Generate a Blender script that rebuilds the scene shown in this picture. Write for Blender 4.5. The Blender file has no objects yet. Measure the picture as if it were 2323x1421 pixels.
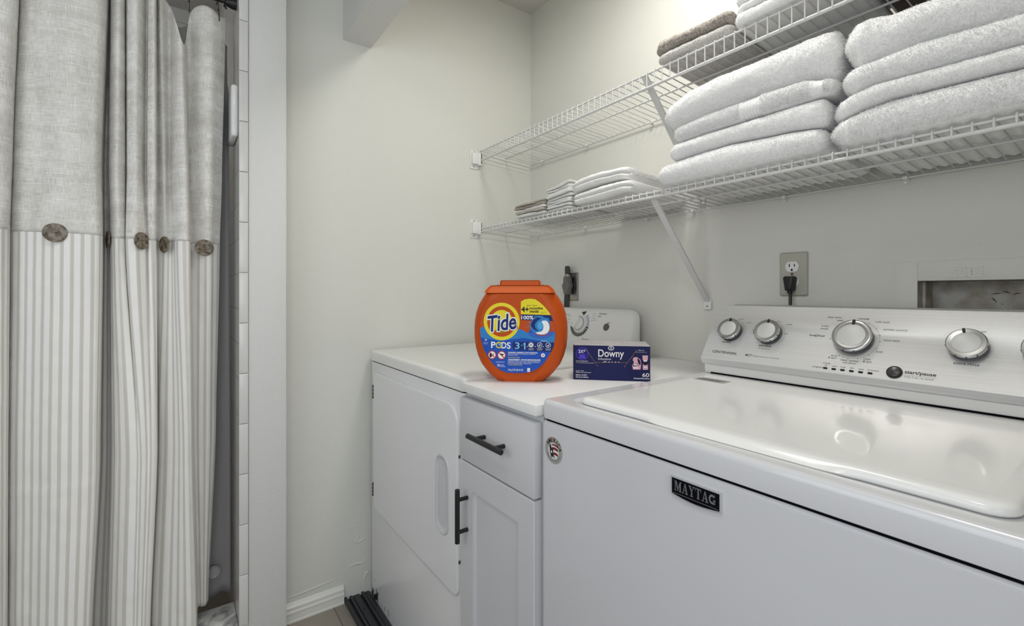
import bpy, bmesh, math, random
import numpy as np
from mathutils import Vector, Matrix, geometry

# ------------------------------------------------------------------ camera, world, lights, exposure
scene = bpy.context.scene
COL = scene.collection
CAM = Vector((1.7602, -1.3574, 1.1299))
FOCAL_PX, YAW, V0 = 1069.68, 0.6174, 664.05          # for a 2323 x 1421 frame
cd = bpy.data.cameras.new('camera')
cam = bpy.data.objects.new('camera', cd)
COL.objects.link(cam)
cd.sensor_fit = 'HORIZONTAL'
cd.sensor_width = 36.0
cd.lens = FOCAL_PX / 2323 * 36
cd.shift_y = (V0 - 710.5) / 2323
cd.clip_start = 0.02
cam.location = CAM
fwd = Vector((-math.cos(YAW), math.sin(YAW), 0))
cam.rotation_euler = fwd.to_track_quat('-Z', 'Y').to_euler()
scene.camera = cam

world = bpy.data.worlds.new('world')
scene.world = world
world.use_nodes = True
world.node_tree.nodes['Background'].inputs[0].default_value = (0.8, 0.85, 0.9, 1)
world.node_tree.nodes['Background'].inputs[1].default_value = 0.05
vs = scene.view_settings
vs.view_transform = 'Standard'
vs.look = 'None'
vs.gamma = 1.0
vs.use_curve_mapping = False
vs.exposure = 0.0


def area_light(name, loc, power, size, size_y=None, color=(1, 1, 1), rot=(0, 0, 0), shape='DISK', spread=180):
    ld = bpy.data.lights.new(name, 'AREA')
    ld.energy = power
    ld.color = color
    ld.shape = shape
    ld.size = size
    if size_y:
        ld.size_y = size_y
    ld.spread = math.radians(spread)
    o = bpy.data.objects.new(name, ld)
    o.location = loc
    o.rotation_euler = rot
    COL.objects.link(o)
    return o


# the closet's own lamp, then unseen hall fills: an added ceiling lamp and two made-up windows
area_light('closet_lamp_light', (1.02, -0.46, 2.375), 8.4, 0.30, color=(1.0, 0.97, 0.91))
area_light('hall_lamp_light', (1.55, -1.62, 2.375), 4.0, 0.34, color=(1.0, 0.98, 0.95))
area_light('window_daylight_end', (3.36, -1.55, 1.40), 15.5, 1.3, 1.7, color=(0.90, 0.95, 1.0),
           rot=(0, math.radians(90), 0), shape='RECTANGLE')
area_light('window_daylight_front', (1.45, -2.32, 1.45), 7.6, 1.3, 1.1, color=(0.90, 0.95, 1.0),
           rot=(math.radians(90), 0, 0), shape='RECTANGLE')

area_light('shower_lamp_light', (-0.45, -1.75, 2.40), 1.6, 0.16, color=(1.0, 0.97, 0.93))  # added fill that brightens the shower; no fixture stands for it

# ------------------------------------------------------------------ helpers
def lin(h):
    h = h.lstrip('#')
    out = []
    for i in (0, 2, 4):
        c = int(h[i:i + 2], 16) / 255
        out.append(c / 12.92 if c <= 0.04045 else ((c + 0.055) / 1.055) ** 2.4)
    return tuple(out) + (1.0,)


MATS = {}


def mat(name, color, rough=0.5, metal=0.0, spec=0.5, bump=None, coat=0.0, var=None):
    """bump = (noise scale, strength, distance); var = (second colour, noise scale, amount)"""
    if name in MATS:
        return MATS[name]
    m = bpy.data.materials.new(name)
    m.use_nodes = True
    nt = m.node_tree
    b = nt.nodes['Principled BSDF']
    b.inputs['Base Color'].default_value = lin(color)
    b.inputs['Roughness'].default_value = rough
    b.inputs['Metallic'].default_value = metal
    b.inputs['Specular IOR Level'].default_value = spec
    b.inputs['Coat Weight'].default_value = coat
    tc = nt.nodes.new('ShaderNodeTexCoord')
    if bump:
        n = nt.nodes.new('ShaderNodeTexNoise')
        n.inputs['Scale'].default_value = bump[0]
        n.inputs['Detail'].default_value = 4
        nt.links.new(tc.outputs['Object'], n.inputs['Vector'])
        bp = nt.nodes.new('ShaderNodeBump')
        bp.inputs['Strength'].default_value = bump[1]
        bp.inputs['Distance'].default_value = bump[2]
        nt.links.new(n.outputs['Fac'], bp.inputs['Height'])
        nt.links.new(bp.outputs['Normal'], b.inputs['Normal'])
    if var:
        n2 = nt.nodes.new('ShaderNodeTexNoise')
        n2.inputs['Scale'].default_value = var[1]
        n2.inputs['Detail'].default_value = 5
        nt.links.new(tc.outputs['Object'], n2.inputs['Vector'])
        mx = nt.nodes.new('ShaderNodeMix')
        mx.data_type = 'RGBA'
        mx.inputs[6].default_value = lin(color)
        mx.inputs[7].default_value = lin(var[0])
        mr = nt.nodes.new('ShaderNodeMapRange')
        mr.inputs[1].default_value = 0.4
        mr.inputs[2].default_value = 0.7
        mr.inputs[4].default_value = var[2]
        nt.links.new(n2.outputs['Fac'], mr.inputs[0])
        nt.links.new(mr.outputs[0], mx.inputs[0])
        nt.links.new(mx.outputs[2], b.inputs['Base Color'])
    MATS[name] = m
    return m


def V3(p):
    return Vector(p)


class MB:
    """collects shapes and links them as ONE mesh object"""
    def __init__(self):
        self.v, self.f, self.mi = [], [], []

    def add(self, vs_, fs_, m=0):
        o = len(self.v)
        self.v += [tuple(p) for p in vs_]
        self.f += [tuple(i + o for i in f) for f in fs_]
        self.mi += [m] * len(fs_)
        return self

    def box(self, x0, y0, z0, x1, y1, z1, b=0.0, seg=2, m=0):
        bm = bmesh.new()
        bmesh.ops.create_cube(bm, size=1)
        for v in bm.verts:
            v.co = Vector(((x0 + x1) / 2 + v.co.x * (x1 - x0), (y0 + y1) / 2 + v.co.y * (y1 - y0), (z0 + z1) / 2 + v.co.z * (z1 - z0)))
        if b > 0:
            bmesh.ops.bevel(bm, geom=bm.edges[:], offset=b, segments=seg, profile=0.5, affect='EDGES')
        return self.bm(bm, m)

    def bm(self, bm, m=0):
        bm.verts.index_update()
        self.add([v.co[:] for v in bm.verts], [[v.index for v in f.verts] for f in bm.faces], m)
        bm.free()
        return self

    def tube(self, pts, r, n=8, m=0, caps=True, closed=False):
        pts = [Vector(p) for p in pts]
        rs = r if isinstance(r, (list, tuple)) else [r] * len(pts)
        k = len(pts)
        vs_, fs_ = [], []
        up = None
        for i, p in enumerate(pts):
            if closed:
                d = pts[(i + 1) % k] - pts[i - 1]
            else:
                d = pts[min(i + 1, k - 1)] - pts[max(i - 1, 0)]
            d.normalize()
            if up is None:
                up = Vector((0, 0, 1)) if abs(d.z) < 0.9 else Vector((1, 0, 0))
            a = d.cross(up)
            if a.length < 1e-6:
                a = d.orthogonal()
            a.normalize()
            b = a.cross(d).normalized()
            up = b
            for j in range(n):
                t = 2 * math.pi * j / n
                vs_.append(p + (a * math.cos(t) + b * math.sin(t)) * rs[i])
        for i in range(k if closed else k - 1):
            i2 = (i + 1) % k
            for j in range(n):
                fs_.append((i * n + j, i * n + (j + 1) % n, i2 * n + (j + 1) % n, i2 * n + j))
        if caps and not closed:
            fs_.append(tuple(range(n))[::-1])
            fs_.append(tuple((k - 1) * n + j for j in range(n)))
        return self.add(vs_, fs_, m)

    def lathe(self, prof, fr, n=32, m=0, sx=1.0, sy=1.0):
        """prof = [(radius, height)], fr = (origin, u, v, normal)"""
        O, U, Vv, N = [Vector(q) for q in fr]
        vs_, fs_ = [], []
        for r, h in prof:
            for j in range(n):
                t = 2 * math.pi * j / n
                vs_.append(O + U * (r * sx * math.cos(t)) + Vv * (r * sy * math.sin(t)) + N * h)
        for i in range(len(prof) - 1):
            for j in range(n):
                fs_.append((i * n + j, i * n + (j + 1) % n, (i + 1) * n + (j + 1) % n, (i + 1) * n + j))
        if prof[0][0] > 1e-6:
            fs_.append(tuple(range(n))[::-1])
        if prof[-1][0] > 1e-6:
            fs_.append(tuple((len(prof) - 1) * n + j for j in range(n)))
        return self.add(vs_, fs_, m)

    def loft(self, rings, m=0, cap0=True, cap1=True, closed=True):
        n = len(rings[0])
        vs_ = [p for r in rings for p in r]
        fs_ = []
        for i in range(len(rings) - 1):
            for j in range(n if closed else n - 1):
                fs_.append((i * n + j, i * n + (j + 1) % n, (i + 1) * n + (j + 1) % n, (i + 1) * n + j))
        if cap0:
            fs_.append(tuple(range(n))[::-1])
        if cap1:
            fs_.append(tuple((len(rings) - 1) * n + j for j in range(n)))
        return self.add(vs_, fs_, m)

    def slab(self, poly, fr, steps, m=0, cap0=True, cap1=True):
        """loft of one outline; steps = [(inset, height)]"""
        O, U, Vv, N = [Vector(q) for q in fr]
        rings = []
        for ins, h in steps:
            rings.append([O + U * a + Vv * b + N * h for a, b in inset(poly, ins)])
        return self.loft(rings, m, cap0, cap1)

    def build(self, name, mats, parent=None, angle=35, local=False, flat=False):
        me = bpy.data.meshes.new(name)
        v = self.v
        if parent is not None and not local:
            r = parent
            while r.parent is not None:
                r = r.parent
            L = r.location
            v = [(p[0] - L.x, p[1] - L.y, p[2] - L.z) for p in v]
        me.from_pydata(v, [], self.f)
        if not isinstance(mats, (list, tuple)):
            mats = [mats]
        for mm in mats:
            me.materials.append(mm)
        if len(mats) > 1:
            me.polygons.foreach_set('material_index', self.mi)
        bm = bmesh.new()
        bm.from_mesh(me)
        bmesh.ops.recalc_face_normals(bm, faces=bm.faces[:])
        bm.to_mesh(me)
        bm.free()
        if not flat:
            me.shade_smooth()
            me.set_sharp_from_angle(angle=math.radians(angle))
            for p in me.polygons:
                if p.loop_total > 4:
                    p.use_smooth = False
        o = bpy.data.objects.new(name, me)
        COL.objects.link(o)
        if parent is not None:
            o.parent = parent
        return o


def inset(poly, d):
    if abs(d) < 1e-9:
        return poly
    n = len(poly)
    area = sum(poly[i][0] * poly[(i + 1) % n][1] - poly[(i + 1) % n][0] * poly[i][1] for i in range(n))
    s = 1 if area > 0 else -1
    out = []
    for i in range(n):
        p, q, r = poly[i - 1], poly[i], poly[(i + 1) % n]
        e1 = Vector((q[0] - p[0], q[1] - p[1]))
        e2 = Vector((r[0] - q[0], r[1] - q[1]))
        e1 = e1.normalized() if e1.length > 1e-9 else e2.normalized()
        e2 = e2.normalized() if e2.length > 1e-9 else e1
        n1 = Vector((-e1.y, e1.x)) * s
        n2 = Vector((-e2.y, e2.x)) * s
        b = n1 + n2
        if b.length < 1e-6:
            b = n1
        b.normalize()
        k = d / max(0.35, b.dot(n1))
        out.append((q[0] + b.x * k, q[1] + b.y * k))
    return out


def rrect(x0, y0, x1, y1, r, n=6):
    """rounded rectangle, r = one radius or (bottom-left, bottom-right, top-right, top-left)"""
    if not isinstance(r, (list, tuple)):
        r = (r,) * 4
    out = []
    for (cx, cy, a0), q in zip(((x0 + r[0], y0 + r[0], 180), (x1 - r[1], y0 + r[1], 270), (x1 - r[2], y1 - r[2], 0), (x0 + r[3], y1 - r[3], 90)), r):
        for k in range(n + 1):
            t = math.radians(a0 + 90 * k / n)
            out.append((cx + q * math.cos(t), cy + q * math.sin(t)))
    return out


def ellipse(cx, cy, rx, ry=None, n=40, a0=0, a1=360):
    ry = rx if ry is None else ry
    full = abs(a1 - a0 - 360) < 1e-6
    k = n if full else n + 1
    return [(cx + rx * math.cos(math.radians(a0 + (a1 - a0) * i / n)), cy + ry * math.sin(math.radians(a0 + (a1 - a0) * i / n))) for i in range(k)]


def smooth_poly(pts, sub=6):
    """closed Catmull-Rom"""
    n = len(pts)
    out = []
    for i in range(n):
        p0, p1, p2, p3 = [Vector(pts[(i + k) % n]) for k in (-1, 0, 1, 2)]
        for s in range(sub):
            t = s / sub
            q = 0.5 * ((2 * p1) + (p2 - p0) * t + (2 * p0 - 5 * p1 + 4 * p2 - p3) * t * t + (3 * p1 - p0 - 3 * p2 + p3) * t ** 3)
            out.append(tuple(q))
    return out


def curve_pts(pts, sub=8):
    """open Catmull-Rom in 3-D"""
    P = [Vector(p) for p in pts]
    P = [P[0] * 2 - P[1]] + P + [P[-1] * 2 - P[-2]]
    out = []
    for i in range(1, len(P) - 2):
        p0, p1, p2, p3 = P[i - 1:i + 3]
        for s in range(sub):
            t = s / sub
            out.append(0.5 * ((2 * p1) + (p2 - p0) * t + (2 * p0 - 5 * p1 + 4 * p2 - p3) * t * t + (3 * p1 - p0 - 3 * p2 + p3) * t ** 3))
    out.append(P[-2])
    return out


TXT = {}


def text_mesh(s, bold=0.0, shear=0.0):
    """outline of a string, baseline at y = 0, size 1"""
    k = (s, bold, shear)
    if k not in TXT:
        cu = bpy.data.curves.new('t', 'FONT')
        cu.body = s
        cu.size = 1
        cu.offset = bold
        cu.shear = shear
        cu.resolution_u = 4
        ob = bpy.data.objects.new('t', cu)
        COL.objects.link(ob)
        bpy.context.view_layer.update()
        me = ob.to_mesh()
        vs_ = [(v.co.x, v.co.y) for v in me.vertices]
        fs_ = [tuple(p.vertices) for p in me.polygons]
        ob.to_mesh_clear()
        bpy.data.objects.remove(ob)
        bpy.data.curves.remove(cu)
        TXT[k] = (vs_, fs_)
    return TXT[k]


class Art(MB):
    """flat print on a surface; fr = (origin, u, v, normal); each layer a hair higher"""
    def __init__(self, fr, step=0.00012):
        super().__init__()
        self.fr = [Vector(q) for q in fr]
        self.step = step

    def P(self, a, b, lv):
        O, U, Vv, N = self.fr
        return O + U * a + Vv * b + N * (lv * self.step)

    def poly(self, pts, m, lv):
        tri = geometry.tessellate_polygon([[Vector((a, b, 0)) for a, b in pts]])
        return self.add([self.P(a, b, lv) for a, b in pts], [tuple(t) for t in tri], m)

    def ring(self, cx, cy, r1, r0, m, lv, n=40, sy=1.0, a0=0, a1=360):
        A = ellipse(cx, cy, r1, r1 * sy, n, a0, a1)
        B = ellipse(cx, cy, r0, r0 * sy, n, a0, a1)
        k = len(A)
        fs_ = [(i, (i + 1) % k, k + (i + 1) % k, k + i) for i in range(k if abs(a1 - a0 - 360) < 1e-6 else k - 1)]
        return self.add([self.P(a, b, lv) for a, b in A + B], fs_, m)

    def line(self, a, b, w, m, lv):
        d = Vector((b[0] - a[0], b[1] - a[1])).normalized()
        nx, ny = -d.y * w / 2, d.x * w / 2
        return self.poly([(a[0] + nx, a[1] + ny), (a[0] - nx, a[1] - ny), (b[0] - nx, b[1] - ny), (b[0] + nx, b[1] + ny)], m, lv)

    def text(self, s, x, y, h, m, lv, align='C', bold=0.0, shear=0.0, rot=0.0, width=None, fit=None):
        """(x, y) = anchor, middle of the x-range by align and middle of the height; h = font size; width forces the total width"""
        vs_, fs_ = text_mesh(s, bold, shear)
        if not vs_:
            return self
        xs = [p[0] for p in vs_]
        ys = [p[1] for p in vs_]
        w = max(xs) - min(xs)
        kx = width / w if width else h
        ky = fit / (max(ys) - min(ys)) if fit else h
        ax = {'L': min(xs), 'C': (min(xs) + max(xs)) / 2, 'R': max(xs)}[align]
        ay = (min(ys) + max(ys)) / 2
        c, sn = math.cos(rot), math.sin(rot)
        pts = []
        for a, b in vs_:
            a, b = (a - ax) * kx, (b - ay) * ky
            pts.append(self.P(x + a * c - b * sn, y + a * sn + b * c, lv))
        return self.add(pts, fs_, m)


def thing(name, label, cat, loc=(0, 0, 0), group=None, rotz=0.0):
    o = bpy.data.objects.new(name, None)
    o.empty_display_size = 0.05
    COL.objects.link(o)
    o.location = loc
    o.rotation_euler = (0, 0, rotz)
    return tag(o, label, cat, group)


def tag(o, label, cat, group=None):
    o['label'] = label
    o['category'] = cat
    if group:
        o['group'] = group
    return o


def struct(o, label=None):
    o['kind'] = 'structure'
    if label:
        o['label'] = label
        o['category'] = o.name.split('_')[0]
    return o


def vnoise(p, seed=0):
    """vectorised value noise, p = (n, 3), about -1..1"""
    p = np.asarray(p, float)
    i = np.floor(p).astype(np.int64)
    f = p - i
    f = f * f * (3 - 2 * f)

    def h(a, b, c):
        n = (a * 73856093) ^ (b * 19349663) ^ (c * 83492791) ^ (seed * 2654435761)
        n = (n ^ (n >> 13)) * 1274126177
        n = n & 0xffffffff
        n = (n ^ (n >> 16)) * 2246822519 & 0xffffffff
        return (n & 0xffff) / 32767.5 - 1
    out = 0
    for dx in (0, 1):
        for dy in (0, 1):
            for dz in (0, 1):
                w = (f[:, 0] if dx else 1 - f[:, 0]) * (f[:, 1] if dy else 1 - f[:, 1]) * (f[:, 2] if dz else 1 - f[:, 2])
                out = out + w * h(i[:, 0] + dx, i[:, 1] + dy, i[:, 2] + dz)
    return out


def node_mat(name):
    m = bpy.data.materials.new(name)
    m.use_nodes = True
    nt = m.node_tree
    MATS[name] = m
    return m, nt, nt.nodes['Principled BSDF']


def nn(nt, typ, **kw):
    n = nt.nodes.new(typ)
    for k, v in kw.items():
        setattr(n, k, v)
    return n


# ------------------------------------------------------------------ materials
M_WALL = mat('cream_wall_paint', '#D9D9D2', 0.55, spec=0.3, bump=(170, 0.55, 0.0016))
M_WALL2 = mat('white_wall_paint', '#DADAD8', 0.6, spec=0.3, bump=(190, 0.6, 0.0018))
M_TRIM = mat('trim_paint', '#E4E3DD', 0.35)
M_CEIL = mat('textured_ceiling', '#DEDCD6', 0.9, spec=0.1, bump=(230, 1.0, 0.006))
M_ENAMEL = mat('shaded_enamel', '#CDCDD1', 0.22, coat=0.3)  # darker copy of the washer's white: shade on upright fronts put into the colour
M_ENAMEL_LID = mat('lit_enamel', '#E6E6E4', 0.2, coat=0.3)  # lighter copy of the same white: light on the tops put into the colour
M_PLASTIC = mat('white_plastic', '#E4E4E1', 0.35)
M_CAB = mat('cabinet_paint', '#CCCCCF', 0.42)
M_COUNTER = mat('countertop_laminate', '#EAEAE9', 0.33, var=('#E0E0DE', 14, 0.5))
M_BLACK = mat('black_metal', '#141416', 0.45)
M_BLACKP = mat('black_plastic', '#0F0F11', 0.4)
M_GAP = mat('dark_gap', '#0B0B10', 0.9, spec=0.1)
M_CHROME = mat('chrome', '#B9B9B8', 0.24, 1.0)
M_STEEL = mat('dull_steel', '#A5A39E', 0.35, 1.0)
M_GREYP = mat('grey_plastic', '#5C5B5B', 0.5)
M_DGREY = mat('dark_grey_plastic', '#3A3937', 0.3)
M_WIRE = mat('white_coated_wire', '#D3D3D2', 0.4)
M_INK = mat('black_ink', '#2A2A2C', 0.6)
M_INKG = mat('grey_ink', '#77777A', 0.6)
M_LIGHT = mat('indicator_navy', '#0D1024', 0.25)
M_TRACK = mat('dark_track_metal', '#33353B', 0.45, 0.3)
M_IVORY = mat('almond_plate', '#B4B2A7', 0.35)
M_WHITEP = mat('white_receptacle', '#E6E6E6', 0.3)
M_SILVER = mat('silver_print', '#B9B9B4', 0.35, 0.3)

# brushed silver panel: fine streaks along X
m, nt, b = node_mat('brushed_silver')
tc = nn(nt, 'ShaderNodeTexCoord')
mp = nn(nt, 'ShaderNodeMapping')
mp.inputs['Scale'].default_value = (4, 900, 900)
no = nn(nt, 'ShaderNodeTexNoise')
no.inputs['Scale'].default_value = 1.0
no.inputs['Detail'].default_value = 6
nt.links.new(tc.outputs['Object'], mp.inputs['Vector'])
nt.links.new(mp.outputs[0], no.inputs['Vector'])
cr = nn(nt, 'ShaderNodeMix', data_type='RGBA')
cr.inputs[6].default_value = lin('#D2D2D2')
cr.inputs[7].default_value = lin('#EEEEEE')
nt.links.new(no.outputs['Fac'], cr.inputs[0])
nt.links.new(cr.outputs[2], b.inputs['Base Color'])
b.inputs['Metallic'].default_value = 0.7
b.inputs['Roughness'].default_value = 0.42
b.inputs['Anisotropic'].default_value = 0.7
bp = nn(nt, 'ShaderNodeBump')
bp.inputs['Strength'].default_value = 0.25
bp.inputs['Distance'].default_value = 0.0004
nt.links.new(no.outputs['Fac'], bp.inputs['Height'])
nt.links.new(bp.outputs[0], b.inputs['Normal'])
M_BRUSH = m

# terry cloth
def terry(name, c1, c2, speck=260):
    m, nt, b = node_mat(name)
    tc = nn(nt, 'ShaderNodeTexCoord')
    n = nn(nt, 'ShaderNodeTexNoise')
    n.inputs['Scale'].default_value = speck
    n.inputs['Detail'].default_value = 3
    nt.links.new(tc.outputs['Object'], n.inputs['Vector'])
    mr = nn(nt, 'ShaderNodeMapRange')
    mr.inputs[1].default_value = 0.35
    mr.inputs[2].default_value = 0.62
    nt.links.new(n.outputs['Fac'], mr.inputs[0])
    mx = nn(nt, 'ShaderNodeMix', data_type='RGBA')
    mx.inputs[6].default_value = lin(c2)
    mx.inputs[7].default_value = lin(c1)
    nt.links.new(mr.outputs[0], mx.inputs[0])
    nt.links.new(mx.outputs[2], b.inputs['Base Color'])
    b.inputs['Roughness'].default_value = 0.95
    b.inputs['Specular IOR Level'].default_value = 0.1
    b.inputs['Sheen Weight'].default_value = 0.25
    n2 = nn(nt, 'ShaderNodeTexNoise')
    n2.inputs['Scale'].default_value = speck * 1.6
    n2.inputs['Detail'].default_value = 2
    nt.links.new(tc.outputs['Object'], n2.inputs['Vector'])
    bp = nn(nt, 'ShaderNodeBump')
    bp.inputs['Strength'].default_value = 0.6
    bp.inputs['Distance'].default_value = 0.0022
    nt.links.new(n2.outputs['Fac'], bp.inputs['Height'])
    nt.links.new(bp.outputs[0], b.inputs['Normal'])
    return m


T_WHITE = terry('white_terry', '#FAFAFA', '#F1F1F1')
T_SOFT = terry('white_thin_cotton', '#F4F4F1', '#E9E9E6', 420)
T_GREY = terry('pale_grey_terry', '#DAD8D4', '#BDBAB5')
T_TAUPE = terry('taupe_terry', '#BBB4AB', '#857D74')
T_BROWN = terry('brown_terry', '#5A4A40', '#3A2E28')
T_NAPK = terry('taupe_napkin', '#CFC9BE', '#B8B1A6', 600)
T_NAPB = terry('brown_napkin', '#BFB5AA', '#A3978B', 600)

# linen and striped cloth, laid out in uv metres (u along the cloth, v up)
def cloth_mat(name, striped):
    m, nt, b = node_mat(name)
    uv = nn(nt, 'ShaderNodeUVMap')

    def streak(su, sv, det=3):
        mp = nn(nt, 'ShaderNodeMapping')
        mp.inputs['Scale'].default_value = (su, sv, 1)
        n = nn(nt, 'ShaderNodeTexNoise')
        n.inputs['Scale'].default_value = 1
        n.inputs['Detail'].default_value = det
        nt.links.new(uv.outputs[0], mp.inputs[0])
        nt.links.new(mp.outputs[0], n.inputs['Vector'])
        return n.outputs['Fac']

    def ma(op, a, c=None, clamp=False):
        n = nn(nt, 'ShaderNodeMath', operation=op, use_clamp=clamp)
        for i, q in enumerate((a, c)):
            if q is None:
                continue
            if isinstance(q, (int, float)):
                n.inputs[i].default_value = q
            else:
                nt.links.new(q, n.inputs[i])
        return n.outputs[0]

    if not striped:
        a = streak(900, 45)
        c = streak(40, 900)
        w = ma('ADD', a, c)
        big = streak(26, 7)
        bigh = streak(5, 30)
        slub_h = ma('MULTIPLY', ma('SUBTRACT', streak(9, 330, 2), 0.60), 7.0, True)
        slub_v = ma('MULTIPLY', ma('SUBTRACT', streak(330, 9, 2), 0.62), 6.0, True)
        dark_v = ma('MULTIPLY', ma('SUBTRACT', streak(420, 14, 2), 0.60), 5.0, True)
        fac = ma('ADD', ma('MULTIPLY', ma('SUBTRACT', w, 1.0), 1.7), 0.42)
        fac = ma('ADD', fac, ma('MULTIPLY', ma('SUBTRACT', ma('ADD', big, bigh), 1.0), 1.0))
        fac = ma('ADD', fac, ma('MULTIPLY', ma('ADD', slub_h, slub_v), 0.55))
        fac = ma('SUBTRACT', fac, ma('MULTIPLY', dark_v, 0.35), True)
        c1, c2 = '#FBFAF7', '#CCC9C2'
        hgt = w
    else:
        # warm grey stripes, alternately wide and narrow
        sep = nn(nt, 'ShaderNodeSeparateXYZ')
        nt.links.new(uv.outputs[0], sep.inputs[0])
        ph = ma('MODULO', ma('ADD', sep.outputs[0], 10.004), 0.0196)
        d = ma('ABSOLUTE', ma('SUBTRACT', ph, 0.0098))
        tw = ma('MULTIPLY', streak(1400, 1400), 0.0016)
        edge = ma('MULTIPLY', ma('SUBTRACT', ma('ADD', d, tw), 0.0035), 500, True)
        fine = streak(1500, 200)
        fac = ma('ADD', edge, ma('MULTIPLY', ma('SUBTRACT', fine, 0.5), 0.25), True)
        c1, c2 = '#F7F6F4', '#D6D3CB'
        hgt = streak(700, 700)
    mx = nn(nt, 'ShaderNodeMix', data_type='RGBA')
    mx.inputs[6].default_value = lin(c2)
    mx.inputs[7].default_value = lin(c1)
    nt.links.new(fac, mx.inputs[0])
    nt.links.new(mx.outputs[2], b.inputs['Base Color'])
    b.inputs['Roughness'].default_value = 0.9
    b.inputs['Specular IOR Level'].default_value = 0.1
    b.inputs['Sheen Weight'].default_value = 0.1
    bp = nn(nt, 'ShaderNodeBump')
    bp.inputs['Strength'].default_value = 0.35
    bp.inputs['Distance'].default_value = 0.0015
    nt.links.new(hgt, bp.inputs['Height'])
    nt.links.new(bp.outputs[0], b.inputs['Normal'])
    return m


M_LINEN = cloth_mat('linen_cloth', False)
M_STRIPE = cloth_mat('striped_cotton', True)

# tiles, floor planks, marble
def brick_mat(name, tile, grout, w, h, rough, axis, offset=0.5, mortar=0.0022):
    m, nt, b = node_mat(name)
    tc = nn(nt, 'ShaderNodeTexCoord')
    sp = nn(nt, 'ShaderNodeSeparateXYZ')
    cb = nn(nt, 'ShaderNodeCombineXYZ')
    nt.links.new(tc.outputs['Object'], sp.inputs[0])
    nt.links.new(sp.outputs['XYZ'.index(axis[0])], cb.inputs[0])
    nt.links.new(sp.outputs['XYZ'.index(axis[1])], cb.inputs[1])
    br = nn(nt, 'ShaderNodeTexBrick')
    br.offset = offset
    br.inputs['Scale'].default_value = 1
    br.inputs['Brick Width'].default_value = w
    br.inputs['Row Height'].default_value = h
    br.inputs['Mortar Size'].default_value = mortar
    br.inputs['Color1'].default_value = lin(tile[0])
    br.inputs['Color2'].default_value = lin(tile[1])
    br.inputs['Mortar'].default_value = lin(grout)
    nt.links.new(cb.outputs[0], br.inputs['Vector'])
    no = nn(nt, 'ShaderNodeTexNoise')
    no.inputs['Scale'].default_value = 9
    nt.links.new(tc.outputs['Object'], no.inputs['Vector'])
    mx = nn(nt, 'ShaderNodeMix', data_type='RGBA', blend_type='MULTIPLY')
    mx.inputs[0].default_value = 0.25
    nt.links.new(br.outputs['Color'], mx.inputs[6])
    nt.links.new(no.outputs['Color'], mx.inputs[7])
    nt.links.new(br.outputs['Color'], b.inputs['Base Color'])
    b.inputs['Roughness'].default_value = rough
    bp = nn(nt, 'ShaderNodeBump', invert=True)
    bp.inputs['Strength'].default_value = 0.6
    bp.inputs['Distance'].default_value = 0.002
    nt.links.new(br.outputs['Fac'], bp.inputs['Height'])
    nt.links.new(bp.outputs[0], b.inputs['Normal'])
    return m


M_TILE = brick_mat('white_wall_tile', ('#D8D6D3', '#D3D1CD'), '#B9B6B0', 0.152, 0.108, 0.2, 'XZ')
M_TILE2 = brick_mat('white_wall_tile_deep', ('#D8D6D3', '#D3D1CD'), '#B9B6B0', 0.152, 0.108, 0.2, 'YZ')
M_PLANK = brick_mat('grey_plank_floor', ('#9A9186', '#8D857C'), '#5D564E', 0.9, 0.15, 0.4, 'XY', 0.37, 0.0015)
M_BULL = mat('bullnose_tile', '#D6D5D3', 0.18)
M_GROUT = mat('grout', '#BDBAB4', 0.9)
m, nt, b = node_mat('white_marble')
tc = nn(nt, 'ShaderNodeTexCoord')
no = nn(nt, 'ShaderNodeTexNoise')
no.inputs['Scale'].default_value = 11
no.inputs['Detail'].default_value = 9
no.inputs['Distortion'].default_value = 2.2
nt.links.new(tc.outputs['Object'], no.inputs['Vector'])
cr = nn(nt, 'ShaderNodeValToRGB')
cr.color_ramp.elements[0].position = 0.36
cr.color_ramp.elements[0].color = lin('#8D8D8F')
cr.color_ramp.elements[1].position = 0.56
cr.color_ramp.elements[1].color = lin('#E6E6E4')
nt.links.new(no.outputs['Fac'], cr.inputs[0])
nt.links.new(cr.outputs[0], b.inputs['Base Color'])
b.inputs['Roughness'].default_value = 0.25
M_MARBLE = m

# ------------------------------------------------------------------ the setting
def wall(name, boxes, m, label=None, bev=0.0):
    mb = MB()
    for q in boxes:
        mb.box(*q, b=bev)
    return struct(mb.build(name, m, angle=30), label)


H = 2.44
wall('floor', [(-1.0, -2.45, -0.08, 3.5, 0.10, 0.0)], M_PLANK)
wall('ceiling', [(-1.0, -2.45, H, 3.5, 0.10, H + 0.08)], M_CEIL)
wall('wall_left', [(-0.10, -1.075, 0, 0.0, 0.10, H)], M_WALL)
HX0, HX1, HZ0, HZ1 = 1.424, 1.70, 0.98, 1.1557        # hole of the washer's outlet box
wall('wall_back', [(0.0, 0, 0, HX0, 0.10, H), (HX1, 0, 0, 1.96, 0.10, H), (HX0, 0, 0, HX1, 0.10, HZ0), (HX0, 0, HZ1, HX1, 0.10, H),
                   (HX0, 0.098, HZ0, HX1, 0.10, HZ1)], M_WALL)
wall('wall_right', [(1.86, -0.865, 0, 1.96, 0.0, H)], M_WALL)
wall('wall_header', [(0.0, -0.8648, 2.0521, 1.86, -0.7612, H)], M_WALL2)
wall('wall_hall', [(1.96, -0.865, 0, 3.5, -0.76, H)], M_WALL2)
wall('wall_end', [(3.4, -2.45, 0, 3.5, -0.865, H)], M_WALL2)
wall('wall_front', [(0.10, -2.45, 0, 3.4, -2.35, H)], M_WALL2)
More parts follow.
